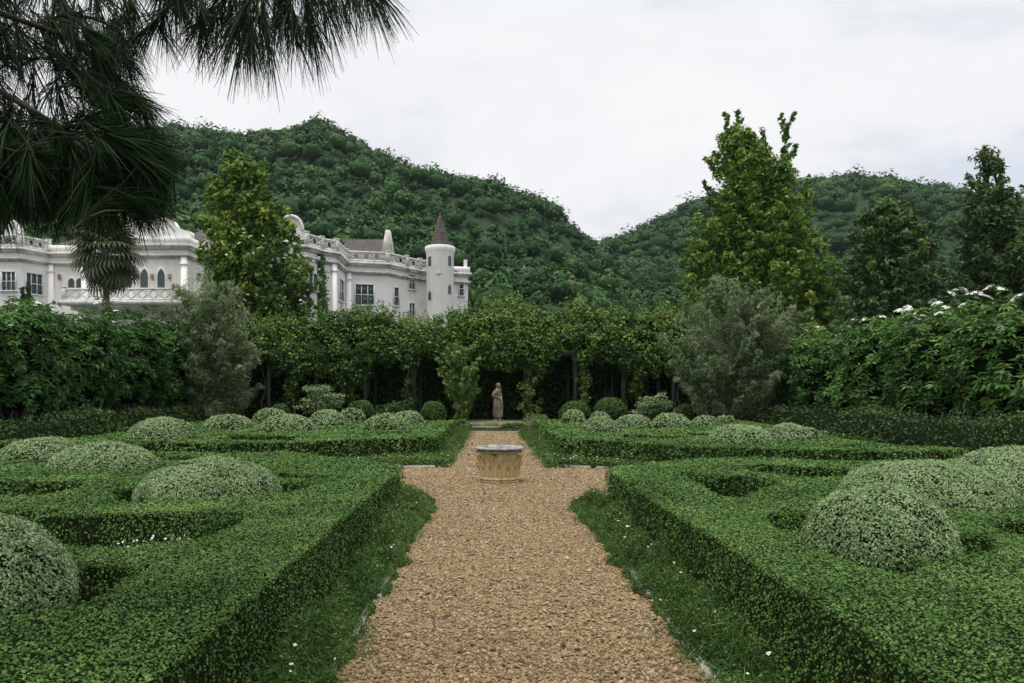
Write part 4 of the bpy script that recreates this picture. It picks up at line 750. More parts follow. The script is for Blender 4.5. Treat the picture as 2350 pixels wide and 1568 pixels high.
# lattice balustrade
def lattice(L, H, th=.09):
    g = Geo()
    for sx in (-1, 1):
        ang = math.atan2(H, L); ln = math.hypot(L, H); c, s_ = math.cos(ang), math.sin(ang)*sx; g.box((0, sx*.002, H/2), (ln*.93, th, .06), np.array([[c, 0, s_], [0, 1, 0], [-s_, 0, c]]))
    t = np.linspace(0, 2*math.pi, 13); g.tube(np.stack([.26*L*np.cos(t), np.zeros(13), H/2+.26*L*np.sin(t)], 1), .028, 5)
    return g
LPm = {}
def balustrade(i, z, H, px0=None, px1=None, pts=None, off=.12):
    if pts is None:
        a, b, u, nn_ = seg_frame(i)
        if px0 is not None: a = hit(i, px0)
        if px1 is not None: b = hit(i, px1)
    else: a, b = pts; u = (b-a)/np.linalg.norm(b-a); nn_ = np.array([u[1], -u[0]])
    a = a+nn_*off; b = b+nn_*off; L = np.linalg.norm(b-a); R = np.array([[u[0], u[1], 0], [-u[1], u[0], 0], [0, 0, 1]]); c = (a+b)/2; ang = math.atan2(u[1], u[0])
    g = Geo(); g.box((c[0], c[1], z+H-.06), (L+.1, .2, .14), R); g.box((c[0], c[1], z+.07), (L+.08, .18, .14), R); base = g.build('balustrade', M['trim'], B0)
    m = max(1, int(round(L/.85))); w_ = L/m; key = (round(w_, 1), round(H, 2))
    if key not in LPm: LPm[key] = lattice(w_, H-.24).mesh('lattice_panel', M['trim'])
    for q in range(m): p = a+u*w_*(q+.5); o = link('lattice_panel', LPm[key], base); o.location = (p[0], p[1], z+.13); o.rotation_euler = (0, 0, ang)
    pk = 'post%.2f' % H
    if pk not in LPm: gg = Geo(); gg.box((0, 0, H/2+.04), (.3, .24, H+.1)); gg.box((0, 0, H+.12), (.38, .32, .07)); LPm[pk] = gg.mesh('pier', M['trim'])
    for p in (a, b): o = link('pier', LPm[pk], base); o.location = (p[0], p[1], z); o.rotation_euler = (0, 0, ang)
for i in (0, 1, 2, 3, 8, 11, 12, 13, 14, 15, 16, 17): balustrade(i, ZU+.12, .85)
for i in (4, 5, 6, 7, 18, 19):
    a, b, u, nn_ = seg_frame(i); c = (a+b)/2+nn_*.08; Geo().box((c[0], c[1], ZU+.36), (np.linalg.norm(b-a)+.28, .3, .5+.004*(i % 2)), np.array([[u[0], u[1], 0], [-u[1], u[0], 0], [0, 0, 1]])).build('parapet', M['wall'], B0)
# pilasters
pil = Geo(); pil.box((0, 0, ZC/2), (.42, .3, ZC)); pil.box((0, 0, ZC-.75), (.55, .4, .16)); pil_me = pil.mesh('pilaster', M['wall'])
for i, px in ((4, 118), (6, 196), (6, 424), (8, 520), (12, 765), (14, 800)):
    p = hit(i, px); a, b, u, nn_ = seg_frame(i); o = link('pilaster', pil_me, B0); o.location = (p[0]+nn_[0]*.06, p[1]+nn_[1]*.06, 0); o.rotation_euler = (0, 0, math.atan2(u[1], u[0]))
# windows
def window(i, px0, px1, y0, y1, nc, nr, arch=False, off=0.0):
    a, b = hit(i, px0), hit(i, px1); _, _, u, nn_ = seg_frame(i); c = (a+b)/2; w_ = np.linalg.norm(b-a); z1 = EH-(y0-VY)*c[1]/F; z0 = EH-(y1-VY)*c[1]/F; h = z1-z0
    root = bpy.data.objects.new('window', None)
    COL.objects.link(root); root.parent = B0; root.location = (c[0]+nn_[0]*off, c[1]+nn_[1]*off, z0); root.rotation_euler = (0, 0, math.atan2(u[1], u[0]))
    f = Geo(); t = .075
    if not arch:
        for sx in (-1, 1): f.box((sx*(w_/2), -.05, h/2), (t*1.2, .16, h+t))
        f.box((0, -.052, h), (w_+t, .16, t)); f.box((0, -.07, -.02), (w_+.25, .26, .1))
        for q in range(1, nc): f.box((-w_/2+w_*q/nc, -.04, h/2), (t*.8, .1, h))
        for q in range(1, nr): f.box((0, -.038, h*q/nr), (w_, .1, t*.8))
        f.build('frame', M['frame'], root)
        for ci in range(nc):
            for ri in range(nr): p = Geo(); p.box((-w_/2+w_*(ci+.5)/nc, -.016, h*(ri+.5)/nr), (w_/nc-.02, .03, h/nr-.02)); o = p.build('pane', M['glass'], root); o.rotation_euler = (rng.normal(0, .004), 0, rng.normal(0, .004))
    else:
        hs = h*.55; pts = [(-w_/2, 0), (-w_/2, hs)]
        for q in np.linspace(0, 1, 8)[1:]: pts.append((-w_/2+w_*.5*(1-math.cos(q*1.2))/(1-math.cos(1.2)), hs+(h-hs)*math.sin(q*1.2)/math.sin(1.2)))
        pts += [(-x, z) for x, z in pts[::-1][1:]]; pts = np.array(pts); m = len(pts)
        p = Geo(); p.add([[x, -.03, z] for x, z in pts]+[[x, 0, z] for x, z in pts], [[q, (q+1) % m, m+(q+1) % m, m+q] for q in range(m)]); p.add([[x, -.03, z] for x, z in pts], [list(range(m))]); p.build('pane', M['glass'], root)
        cen = np.array([0, h*.45]); o2 = cen+(pts-cen)*1.24; f = Geo(); V = [[x, -.12, z] for x, z in pts]+[[x, -.12, z] for x, z in o2]+[[x, 0, z] for x, z in o2]+[[x, 0, z] for x, z in pts]
        f.add(V, [[q, q+1, m+q+1, m+q] for q in range(m-1)]+[[m+q, m+q+1, 2*m+q+1, 2*m+q] for q in range(m-1)]+[[q+1, q, 3*m+q, 3*m+q+1] for q in range(m-1)]); f.build('surround', M['wall'], root)
        bars = Geo(); bars.box((0, -.036, h*.42), (.035, .03, h*.8))
        for q in (.25, .5, .72): bars.box((0, -.038, h*q), (w_*.9, .03, .03))
        bars.build('glazing_bars', M['beam'], root)
    return root
window(2, -30, -4, 622, 668, 3, 2); window(2, 5, 38, 624, 668, 3, 2); window(3, 57.5, 96, 628, 676, 3, 2)
for xc in (257.5, 295, 332.5, 371): window(6, xc-9, xc+9, 618, 660, 1, 1, True)
for xc in (165.5, 184): window(4, xc-8, xc+7, 639, 660, 1, 1, True)
window(11, 706, 728, 628, 668, 2, 2); window(13, 777, 787, 643, 693, 2, 2); window(14, 815, 858, 653, 701, 3, 2); window(15, 902, 914, 660, 703, 1, 2); window(16, 937, 951, 631, 665, 2, 2); window(16, 937, 951, 696, 727, 2, 2); window(19, 1053, 1064, 646, 680, 1, 2)
# wall lanterns between the arched windows
for xc in (239, 276, 313, 352, 392, 139):
    i = 6 if xc > 200 else 4; p = hit(i, xc); _, _, u, nn_ = seg_frame(i); z = EH-(637-VY)*p[1]/F; g = Geo(); q = p+nn_*.2; g.box((q[0], q[1], z), (.16, .16, .3), taper=1.3); g.box((q[0], q[1], z+.2), (.24, .24, .08), taper=.3); g.box(((p[0]+q[0])/2, (p[1]+q[1])/2, z-.2), (.05, .25, .05)); g.build('wall_lamp', M['lamp'], B0)
# balcony
ba, bb = fp(148, 55.6), fp(404, 55.4); zb_ = EH-(688-VY)*55.5/F
g = Geo(); c = (ba+bb)/2; g.box((c[0], c[1]+1.3, zb_-.22), (bb[0]-ba[0]+.4, 3.1, .32)); g.box((c[0], c[1]+1.5, zb_-.55), (bb[0]-ba[0]-.6, 2.2, .34)); g.build('balcony_slab', M['trim'], B0)
balustrade(None, zb_-.06, .88, pts=(ba, bb), off=0)
# gables, pinnacle, roofs
def plate(name, pts, Y, th, mat):
    P0 = [W(x, y, Y) for x, y in pts]; m = len(P0); g = Geo(); V = np.array([p for p in P0]+[p+np.array([0, th, 0]) for p in P0]); g.add(V, [[q, (q+1) % m, m+(q+1) % m, m+q] for q in range(m)]); g.add(V[:m], [list(range(m))]); g.add(V[m:], [list(range(m))[::-1]]); return g.build(name, mat, B0)
plate('gable', [(205, 547), (205, 532), (230, 528), (250, 505), (290, 482), (315, 470), (340, 482), (372, 497), (398, 508), (405, 520), (425, 529), (438, 532), (438, 547)], 57.3, .7, M['wall'])
a = np.linspace(0, math.pi, 14); plate('gable', [(705, 546), (703, 530), (695, 527)]+[(668+25*math.cos(t), 528-31*math.sin(t)) for t in a]+[(640, 530), (636, 546)], 57.8, .7, M['wall'])
cop = Geo(); cop.tube([W(668+26*math.cos(t), 528-32*math.sin(t), 57.7) for t in a], .14, 7); cop.build('coping', M['trim'], B0, smooth=True)
plate('gable', [(8, 542), (14, 520), (28, 505), (42, 520), (48, 542)], 59.4, .6, M['wall'])
p = W(889, 590, 66.5); q = W(889, 527, 66.5); g = Geo(); g.box((p[0], p[1]+.6, (p[2]+q[2])/2), (.98, 2.6, q[2]-p[2]), taper=.36); g.build('pinnacle', M['ledge'], B0)
def hip(x0, x1, yb, yt, Y, dep, inset):
    A, Bp = W(x0, yb, Y), W(x1, yb, Y); zt = W(x0, yt, Y)[2]; k = inset
    V = [[A[0], Y, A[2]], [Bp[0], Y, A[2]], [Bp[0], Y+dep, A[2]], [A[0], Y+dep, A[2]], [A[0]+k, Y+dep/2, zt], [Bp[0]-k, Y+dep/2, zt]]
    g = Geo(); g.add(V, [[0, 1, 5, 4], [2, 3, 4, 5]]); g.add(V, [[1, 2, 5], [3, 0, 4]]); g.build('roof', M['roof'], B0)
hip(764, 892, 600, 531, 66.6, 7, .6); hip(385, 640, 572, 478, 62, 10, 2.0); hip(70, 205, 578, 522, 62.5, 8, 2)
# tower
TY = 68.2; tc_ = fp(1010, TY); g = Geo(); R_t = 31.5*TY/F; zr = EH-(578-VY)*TY/F
g.lathe([(R_t*1.02, 0), (R_t, 2), (R_t, zr-.25), (R_t*1.05, zr-.1), (R_t*1.1, zr+.1), (R_t*1.1, zr+.38), (R_t*1.06, zr+.42), (.01, zr+.44)], (tc_[0], tc_[1], 0), 36); tw = g.build('tower', M['wall'], B0, smooth=False)
for pgn in tw.data.polygons: pgn.use_smooth = True
g = Geo(); zt = EH-(486-VY)*TY/F; g.lathe([(R_t*.80, zr+.40), (R_t*.76, zr+.48), (R_t*.60, zr+(zt-zr)*.3), (R_t*.40, zr+(zt-zr)*.55), (R_t*.17, zr+(zt-zr)*.82), (.02, zt)], (tc_[0], tc_[1], 0), 28); g.build('spire', M['roof'], tw)
for px, y0, y1, ar in ((988, 589, 611, 0), (1033, 588, 610, 0), (988, 667, 689, 1), (1033, 652, 675, 1), (1033, 715, 735, 1)):
    dx = (px-1010)*TY/F; a_ = math.asin(max(-1, min(1, dx/R_t))); Yp = TY-R_t*math.cos(a_); z1 = EH-(y0-VY)*Yp/F; z0 = EH-(y1-VY)*Yp/F; w_ = .33; hs = (z1-z0)*(.7 if ar else 1)
    pts = [(-w_/2, 0), (-w_/2, hs), (0, z1-z0), (w_/2, hs), (w_/2, 0)] if ar else [(-w_/2, 0), (-w_/2, hs), (w_/2, hs), (w_/2, 0)]; m = len(pts); g = Geo(); V = [[x, -.04, z] for x, z in pts]+[[x, .1, z] for x, z in pts]; g.add(V, [[q, (q+1) % m, m+(q+1) % m, m+q] for q in range(m)]); g.add(V[:m], [list(range(m))])
    o = g.build('slit_window', M['glass'], tw); o.location = (tc_[0]+R_t*math.sin(a_), tc_[1]-R_t*math.cos(a_), z0); o.rotation_euler = (0, 0, a_)
z = EH-(627-VY)*66.9/F; g = Geo(); yq = tc_[1]-R_t-.01; xq = tc_[0]-.05; g.box((xq, yq, z), (.46, .06, .13)); g.box((xq, yq-.003, z), (.13, .06, .46)); g.build('rosette', M['ledge'], tw)
plate('chimney', [(1064, 618), (1064, 596), (1072, 596), (1072, 618)], 71.0, .5, M['wall'])
# ivy on the wall
iv = thing('wall_creeper', 'dark creeper strip growing up the mansion wall near the corner', 'creeper'); n = 1500; py = rng.uniform(585, 730, n); px = 736+rng.normal(0, 1, n)*(4+.04*(py-585)); P = np.array([W(a, b, 59.2) for a, b in zip(px, py)]); P[:, 1] -= rng.uniform(0, .25, n)
Geo().leaves(P, nrm(np.array([0, -1., .3])+runit(n)*.6), runit(n), .22, .15, rng.random(n)).build('foliage', M['tree_dark'], iv, kind='stuff')

# ------------------------------------------------------------------ trees in the middle distance
outline_tree('broadleaf_tree', 'tall yellow-green conical tree in front of the mansion', 'tree', 46, [(352, 535, 555), (385, 515, 590), (420, 490, 618), (470, 482, 640), (510, 470, 662), (550, 462, 678), (600, 462, 698), (650, 480, 705), (700, 490, 710), (740, 500, 690)], M['tree'], 1800, 40, .27, .55, cr_=(.5, 1.1), trunk_r=.22, leaders=((545, 400, 532, 352, .42), (590, 430, 606, 372, .42), (560, 400, 566, 360, .42), (500, 470, 488, 410, .4)), inner=.12, depth=.8, spread=.15)
ft = outline_tree('flowering_tree', 'small leafy tree with white flower sprays before the mansion wall', 'tree', 43, [(545, 600, 650), (580, 585, 690), (620, 580, 725), (670, 590, 745), (720, 600, 740)], M['vine'], 380, 40, .2, .5, cr_=(.35, .7), trunk_r=.12, inner=.12)
for px, py in ((558, 525), (575, 545), (548, 560), (582, 580), (600, 570), (655, 555), (675, 560), (668, 580), (655, 585), (690, 590), (700, 585), (640, 595), (720, 598), (665, 610), (648, 660), (655, 685), (605, 690), (690, 690), (640, 700), (560, 690), (700, 680), (735, 640), (620, 610), (530, 590)):
    o = link('blossom', fl_me, ft); o.location = W(px, py, 42-.4); s_ = rng.uniform(.55, 1.0); o.scale = (s_, s_, s_); o.rotation_euler = (rng.normal(.7, .5), rng.normal(0, .6), rng.uniform(0, 6))
    o = link('blossom', fl_me, ft); o.location = W(px+rng.normal(0, 9), py+rng.normal(0, 9), 41.5); o.scale = (.6, .6, .7); o.rotation_euler = (rng.normal(.7, .5), 0, rng.uniform(0, 6))
outline_tree('broadleaf_tree', 'tallest yellow-green tree with two spiky leaders on the right', 'tree', 50, [(300, 1675, 1715), (340, 1650, 1745), (380, 1640, 1800), (430, 1635, 1830), (480, 1620, 1865), (530, 1585, 1870), (580, 1570, 1890), (640, 1552, 1925), (700, 1548, 1945), (760, 1560, 1930)], M['tree'], 2700, 40, .28, .55, cr_=(.6, 1.3), trunk_r=.35,
    leaders=((1695, 330, 1694, 256, .32), (1668, 330, 1666, 262, .3), (1790, 400, 1806, 300, .32), (1806, 300, 1822, 262, .22), (1800, 310, 1792, 268, .18), (1760, 370, 1748, 300, .3), (1650, 400, 1622, 365, .25), (1640, 450, 1615, 420, .25), (1815, 360, 1826, 335, .2), (1840, 450, 1856, 415, .3), (1720, 340, 1716, 300, .3)), inner=.12, depth=.8, spread=.16)
outline_tree('broadleaf_tree', 'dark rounded tree right of the tallest tree, behind white flowers', 'tree', 44, [(465, 2020, 2060), (500, 1970, 2110), (550, 1945, 2150), (610, 1930, 2180), (680, 1920, 2200), (750, 1930, 2190)], M['tree_dark'], 1150, 42, .27, .52, cr_=(.45, 1.0), trunk_r=.25, inner=.12, depth=.8, leaders=((2030, 500, 2036, 455, .35), (2090, 520, 2105, 480, .35), (1990, 530, 1978, 490, .3)))
outline_tree('broadleaf_tree', 'dark tree with slim pointed top cut by the right edge', 'tree', 46, [(345, 2255, 2268), (390, 2235, 2300), (440, 2215, 2320), (500, 2205, 2370), (560, 2195, 2420), (640, 2190, 2450), (740, 2200, 2440)], M['tree_dark'], 1050, 42, .27, .52, cr_=(.45, 1.0), trunk_r=.25, inner=.12, depth=.8, leaders=((2262, 420, 2262, 342, .32), (2290, 430, 2302, 395, .28), (2235, 430, 2222, 405, .28), (2330, 470, 2345, 435, .3)))
# slim dark conifers by the left bay
for lab, px, yt in (('slim dark conifer before the left bay window, the left one', 52, 648), ('slim dark conifer before the left bay window, the right one', 66, 655)):
    outline_tree('cypress', lab, 'conifer', 48, [(yt, px-1, px+1), (yt+20, px-5, px+5), (yt+45, px-10, px+10), (yt+80, px-12, px+12)], M['tree_dark'], 280, 20, .12, .35, cr_=(.08, .17), trunk_r=.06, inner=.0, up=-.1, depth=1., group='slim conifers at the bay window')
# fan palm
pm = thing('fan_palm', 'fan palm with drooping leaf crown in front of the mansion balcony', 'palm'); PYY = 47.0; pb = W(245, 900, PYY); ptop = W(245, 575, PYY)
zz = np.linspace(0, ptop[2], 14); g = Geo(); g.tube(np.stack([pb[0]+.05*np.sin(zz*.5), np.full(14, PYY), zz], 1), np.linspace(.24, .17, 14)+.012*np.sin(np.arange(14)*2.2), 12); g.build('trunk', M['palebark'], pm, smooth=True)
fg = Geo(); nseg = 22
fg.tube([(0, 0, 0), (.35, 0, .02), (.75, 0, 0)], [.022, .016, .01], 5, .5)
for k in range(nseg):
    a = (k/(nseg-1)-.5)*math.radians(235); d = np.array([math.cos(a), math.sin(a), 0]); L = .95*(1-.18*abs(a)/2); p0 = np.array([.72, 0, 0]); wd = np.array([-d[1], d[0], 0])*.045
    m1 = p0+d*L*.62+np.array([0, 0, .03]); m2 = p0+d*L*.92+np.array([0, 0, -.14]); m3 = p0+d*L*1.02+np.array([0, 0, -.33])
    fg.add([p0, m1-wd, m1+wd, m2-wd*.7, m2+wd*.7, m3], [[1, 2, 4, 3]], rng.uniform(.2, .8)); b_ = fg.n-6; fg.f.append(np.array([[b_, b_+2, b_+1], [b_+3, b_+4, b_+5]]))
fg_me = fg.mesh('frond', M['palm'])
for k in range(52):
    t = k/51; el = math.radians(72-150*t)+rng.normal(0, .08); az = k*2.39996
    o = link('frond', fg_me, pm); o.location = (ptop[0], PYY, ptop[2]-.55*t+.1); o.rotation_euler = (rng.normal(0, .15), -el, az); s_ = rng.uniform(1.25, 1.6); o.scale = (s_,)*3

# ------------------------------------------------------------------ wooded hills
def hill(label_h, label_f, ridge, Yr, Y0, spacing, seed, nq, pxr, rcr, ridge_drop):
    rd = np.array(ridge, float); wv = Waves(seed, .035, 10, 2); wv2 = Waves(seed+1, .09, 10, 2)
    pxs = np.linspace(pxr[0]-700, pxr[1]+700, 130); ts = np.concatenate([np.linspace(0, 1, 40), [1.15, 1.5, 2.0]])
    def surf(px, t):
        py = np.interp(px, rd[:, 0], rd[:, 1]); Y = Y0+(Yr-Y0)*t; zr = EH-(py-VY)*Yr/F-ridge_drop
        X = (px-VX)*Y/F; prof = np.where(t <= 1, .04+.96*np.clip(t, 0, 1)**1.12, 1-.55*(t-1)); P2 = np.stack([X, Y], -1)
        z = zr*prof+np.sin(np.pi*np.clip(t, 0, 1))*(5.5*wv(P2)+1.8*wv2(P2)); return np.stack([X, Y, z], -1)
    PX, TT = np.meshgrid(pxs, ts); V = surf(PX, TT); ny, nx = PX.shape; idx = np.arange(nx*ny).reshape(ny, nx); q = np.stack([idx[:-1, :-1], idx[:-1, 1:], idx[1:, 1:], idx[1:, :-1]], -1).reshape(-1, 4)
    V[0, :, 2] = -2; tag(Geo().add(V.reshape(-1, 3), q).build('hill', M['hill'], smooth=True), label_h, kind='structure')
    # tree crowns
    n = 34000; px = rng.uniform(pxr[0], pxr[1], n); t = rng.uniform(0, 1.05, n)**.75; P = surf(px, t); keep = []; grid = {}
    py = VY-F*(P[:, 2]+3-EH)/P[:, 1]
    for i in np.argsort(rng.random(n)):
        if py[i] > 745: continue
        s_ = spacing*(1 if t[i] < .9 else .62); ck = (int(P[i, 0]//s_), int(P[i, 1]//s_)); ok = True
        for a in (-1, 0, 1):
            for b in (-1, 0, 1):
                for j in grid.get((ck[0]+a, ck[1]+b), ()):
                    if (P[i, 0]-P[j, 0])**2+(P[i, 1]-P[j, 1])**2 < s_*s_: ok = False
        if ok: keep.append(i); grid.setdefault(ck, []).append(i)
    C = P[keep]; m = len(C); R = rcr[0]+(rcr[1]-rcr[0])*rng.random(m)**2.2; te = np.clip((t[keep]-.85)/.1, 0, 1); C[:, 2] += R*(.3-.25*te)+rng.uniform(-.8, 2.2, m)*R/2.4*(1-.8*te); lum = Waves(seed+4, 1.0, 10)
    i = np.repeat(np.arange(m), nq); k = len(i); d = runit(k); d[:, 2] = np.abs(d[:, 2])*1.1-.3; d = nrm(d); rad = R[i]*np.clip(1+.24*lum(d*2.4+C[i]*.3)+.12*lum(d*6+C[i]), .6, 1.25)*rng.uniform(.8, 1.03, k)
    Pp = C[i]+d*rad[:, None]*np.stack([np.ones(m), np.ones(m), rng.uniform(.65, 1.25, m)], 1)[i]; N = nrm(d+np.array([0, 0, .25])+runit(k)*.5); l = (.32+R[i]*.10)*rng.uniform(.7, 1.4, k); tone = np.clip(.45+rng.normal(0, .25, m), 0, .95)
    r = np.clip(tone[i]+rng.normal(0, .12, k), 0, 1)
    g = Geo(); g.leaves(Pp, N, runit(k), l*1.2, l, r, tri=True)
    ph = (1+5**.5)/2; iv_ = nrm(np.array([[-1,ph,0],[1,ph,0],[-1,-ph,0],[1,-ph,0],[0,-1,ph],[0,1,ph],[0,-1,-ph],[0,1,-ph],[ph,0,-1],[ph,0,1],[-ph,0,-1],[-ph,0,1]], float)); if_ = np.array([[0,11,5],[0,5,1],[0,1,7],[0,7,10],[0,10,11],[1,5,9],[5,11,4],[11,10,2],[10,7,6],[7,1,8],[3,9,4],[3,4,2],[3,2,6],[3,6,8],[3,8,9],[4,9,5],[2,4,11],[6,2,10],[8,6,7],[9,8,1]])
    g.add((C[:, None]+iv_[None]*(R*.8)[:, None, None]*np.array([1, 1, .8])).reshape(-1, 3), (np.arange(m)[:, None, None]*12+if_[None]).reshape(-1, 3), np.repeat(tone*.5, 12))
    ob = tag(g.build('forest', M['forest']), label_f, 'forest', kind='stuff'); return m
LH = [(-900, 340), (-300, 315), (0, 300), (300, 284), (420, 276), (500, 288), (600, 285), (660, 274), (705, 266), (735, 256), (770, 275), (800, 292), (850, 318), (890, 344), (930, 368), (1000, 388), (1060, 402), (1115, 397), (1170, 424), (1230, 448), (1280, 476), (1320, 515), (1365, 555), (1450, 610), (1560, 660), (1700, 715), (2100, 800), (3200, 860)]
RH = [(700, 640), (1100, 600), (1300, 575), (1380, 550), (1420, 531), (1480, 502), (1560, 464), (1620, 440), (1700, 420), (1830, 400), (1900, 394), (1960, 386), (2000, 394), (2060, 402), (2130, 411), (2200, 424), (2260, 430), (2350, 441), (2700, 470), (3300, 520)]
m1 = hill('steep wooded hill rising behind the mansion', 'dense green forest covering the hill behind the mansion', LH, 235, 95, 3.7, 41, 106, (-420, 1700), (1.4, 4.0), 3.2)
m2 = hill('lower wooded hill on the right behind the tallest tree', 'dense green forest covering the lower hill on the right', RH, 330, 130, 5.3, 51, 106, (1200, 2760), (2.0, 5.6), 4.4)

# ------------------------------------------------------------------ pine boughs overhead
pt = thing('pine_tree', 'long needled pine with dark boughs hanging in from the upper left', 'pine')
g = Geo(); zz = np.linspace(0, 8, 12); g.tube(np.stack([-5.0+.15*np.sin(zz*.6), 2.4+.1*zz*.3, zz], 1), np.linspace(.24, .12, 12), 12); g.build('trunk', M['bark'], pt, smooth=True)
def bough(pts, r0):
    P = np.array([W(*p) for p in pts]); t = np.linspace(0, 1, len(P)); tt = np.linspace(0, 1, 24); Q = np.stack([np.interp(tt, t, P[:, k]) for k in range(3)], 1)
    for _ in range(3): Q[1:-1] = (Q[:-2]+2*Q[1:-1]+Q[2:])/4
    g = Geo(); g.tube(Q, np.linspace(r0, .006, 24), 7); g.build('branch', M['darkbark'], pt, smooth=True); return Q
tufts = []
def add_tuft(px, py, Y, dx, dy, dz=0.0, n=85, L=.2): tufts.append((W(px, py, Y), nrm(np.array([dx, dz, -dy])), n, L))
bough([(-1700, -700, 2.6), (-700, -330, 3.0), (-100, -120, 3.5), (350, -70, 3.7), (700, -60, 3.8), (840, -25, 3.8)], .028)
bough([(-1700, -300, 2.6), (-600, 0, 3.0), (-100, 150, 3.3), (120, 280, 3.4), (240, 360, 3.4)], .026)
bough([(-1700, -500, 2.6), (-600, -160, 3.0), (0, 30, 3.4), (170, 90, 3.6), (250, 125, 3.7)], .022)
# twig tips: (x, y, distance, direction) with y downward
for (px, py, dx, dy) in [(845, 5, .35, .9), (870, -10, .6, .7), (815, -10, .1, 1), (790, 20, .2, 1), (760, 30, .3, .9), (725, 60, .2, 1), (700, 40, .1, 1), (680, 80, .15, 1), (660, 30, .3, .9), (640, 60, 0, 1), (610, 90, .1, 1), (590, 110, .05, 1), (570, 70, -.1, 1), (550, 100, -.15, 1), (520, 60, -.3, .9), (500, 30, -.3, 1), (480, 60, -.35, .9), (455, 30, -.2, 1), (430, 10, .1, 1), (605, 30, .05, 1), (560, 20, -.1, 1), (640, 0, .2, 1), (700, -20, .2, 1), (750, -25, .2, 1), (620, -40, .1, .8), (530, -30, .1, .8)]:
    for q in range(2): add_tuft(px+rng.normal(0, 12), py+rng.normal(0, 10), rng.uniform(3.5, 4.1), dx+rng.normal(0, .22), dy+rng.normal(0, .15), rng.normal(0, .35), 44, .225)
for k in range(80):      # upper left mass
    px = rng.uniform(-80, 430); py = rng.uniform(-60, 150)*(1 if px < 300 else .7); add_tuft(px, py, rng.uniform(3.3, 4.3), rng.normal(.25, .5), rng.normal(.7, .4), rng.normal(0, .4), 46, .2)
for k in range(34):      # middle left, airy
    px = rng.uniform(-60, 290); py = 130+rng.uniform(0, 120); add_tuft(px, py, rng.uniform(3.3, 4.0), rng.normal(.4, .5), rng.normal(.5, .5), rng.normal(0, .4), 40, .19)
for k in range(92):      # dense lower bough
    px = rng.uniform(-60, 345); py = rng.uniform(265, 465)-.0*px; add_tuft(px, py, rng.uniform(3.1, 3.8), .35+.9*(px-120)/300+rng.normal(0, .35), rng.normal(.35, .5), rng.normal(0, .4), 60, .175)
for px in np.arange(-40, 390, 20):      # drooping fringe
    for q in range(2): add_tuft(px+rng.normal(0, 10), 448+rng.uniform(-20, 40)-.1*max(0, px-250), rng.uniform(3.2, 3.7), rng.normal(.1, .3), 1, rng.normal(0, .3), 40, .165)
for (px, py, dx, dy) in [(300, 300, 1, .1), (330, 330, 1, .1), (345, 360, 1, .25), (330, 390, 1, .35), (320, 420, .8, .5), (250, 215, .9, .35), (290, 240, .9, .3), (310, 225, .8, .5), (300, 445, .6, .8), (340, 345, 1, 0)]:
    for q in range(3): add_tuft(px+rng.normal(0, 10), py+rng.normal(0, 8), rng.uniform(3.2, 3.7), dx+rng.normal(0, .15), dy+rng.normal(0, .2), rng.normal(0, .3), 55, .215)
for k in range(240):      # unseen rest of the crown above the trunk, added to shade the near hedges
    ph_ = rng.uniform(0, 6.28); rr_ = 3.6*math.sqrt(rng.random()); zc_ = rng.uniform(4.6, 9.0); cx_ = np.array([-4.6+rr_*math.cos(ph_)*(1.25-.07*zc_), 1.2+rr_*math.sin(ph_)*(1.25-.07*zc_), zc_])
    if cx_[1] > .2 and abs(cx_[0]) < 1.1*cx_[1] and zc_-EH < .75*cx_[1]: continue
    tufts.append((cx_, nrm(np.array([math.cos(ph_), math.sin(ph_), rng.normal(-.1, .4)])), 60, .3))
NB = Geo(); tw_g = Geo()
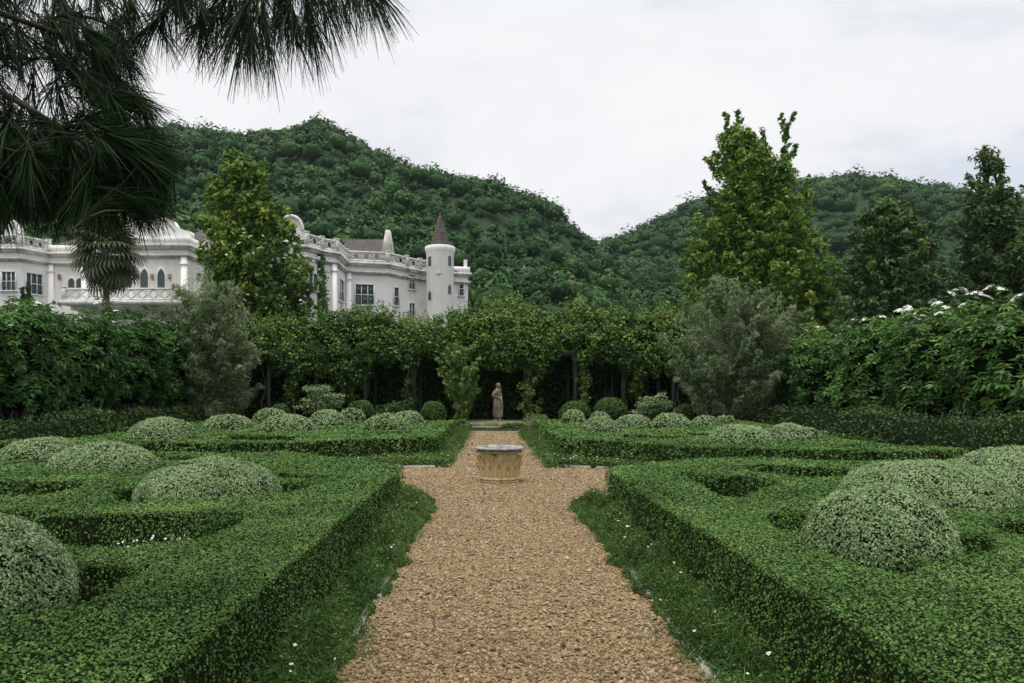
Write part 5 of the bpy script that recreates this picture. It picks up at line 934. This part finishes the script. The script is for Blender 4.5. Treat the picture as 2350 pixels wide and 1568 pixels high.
for c, ax, n, L in tufts:
    ref = runit(1)[0]; A = nrm(np.cross(ax, ref)); B = np.cross(ax, A); u = rng.random(n); a = rng.uniform(0, 6.28, n); sp = np.radians(rng.uniform(8, 48, n))*(1-.45*u)
    base = c+ax*((u-1)[:, None]*.17); D = ax*np.cos(sp)[:, None]+(A*np.cos(a)[:, None]+B*np.sin(a)[:, None])*np.sin(sp)[:, None]; ln = L*rng.uniform(.75, 1.15, n); dr = np.array([0, 0, -1.])
    p1 = base+D*(ln*.5)[:, None]+dr*(.06*ln)[:, None]; p2 = base+D*ln[:, None]+dr*(.26*ln)[:, None]; S = nrm(np.cross(D, runit(n))); wd = rng.uniform(.0016, .0026, n)[:, None]*(1 if L < .28 else 2.6)
    v = np.stack([base-S*wd, base+S*wd, p1+S*wd*.95, p1-S*wd*.95, p2+S*wd*.3, p2-S*wd*.3], 1); bb = np.arange(n)[:, None]*6
    NB.add(v, np.concatenate([bb+np.array([0, 1, 2, 3]), bb+np.array([3, 2, 4, 5])]), np.repeat(np.clip(.4+rng.normal(0, .25, n), 0, 1), 6))
    tw_g.tube([c-ax*.24+np.array([0, 0, .02]), c-ax*.15, c], [.001, .0035, .002], 5)
NB.build('needles', M['pine'], pt, kind='stuff'); tw_g.build('twigs', M['darkbark'], pt, smooth=True, kind='stuff')

# ------------------------------------------------------------------ humid air
def haze():
    m = bpy.data.materials.new('humid_air'); m.use_nodes = True; t = m.node_tree; t.nodes.clear(); o = t.nodes.new('ShaderNodeOutputMaterial'); v = t.nodes.new('ShaderNodeVolumePrincipled')
    v.inputs['Color'].default_value = (.86, .92, 1, 1); v.inputs['Density'].default_value = .0001; v.inputs['Anisotropy'].default_value = .2; t.links.new(v.outputs[0], o.inputs['Volume'])
    g = Geo(); g.box((0, 380, 58.5), (1900, 1120, 119)); b = g.build('haze', m); tag(b, 'thin humid haze filling the valley air', 'haze', kind='stuff')
USE_HAZE = True
if USE_HAZE: haze()
print('leaves', NLEAF, 'crowns', m1, m2, 'tris', sum(sum(len(p.vertices)-2 for p in me.polygons) if len(me.polygons) < 3000 else len(me.loops)-2*len(me.polygons) for me in bpy.data.meshes))
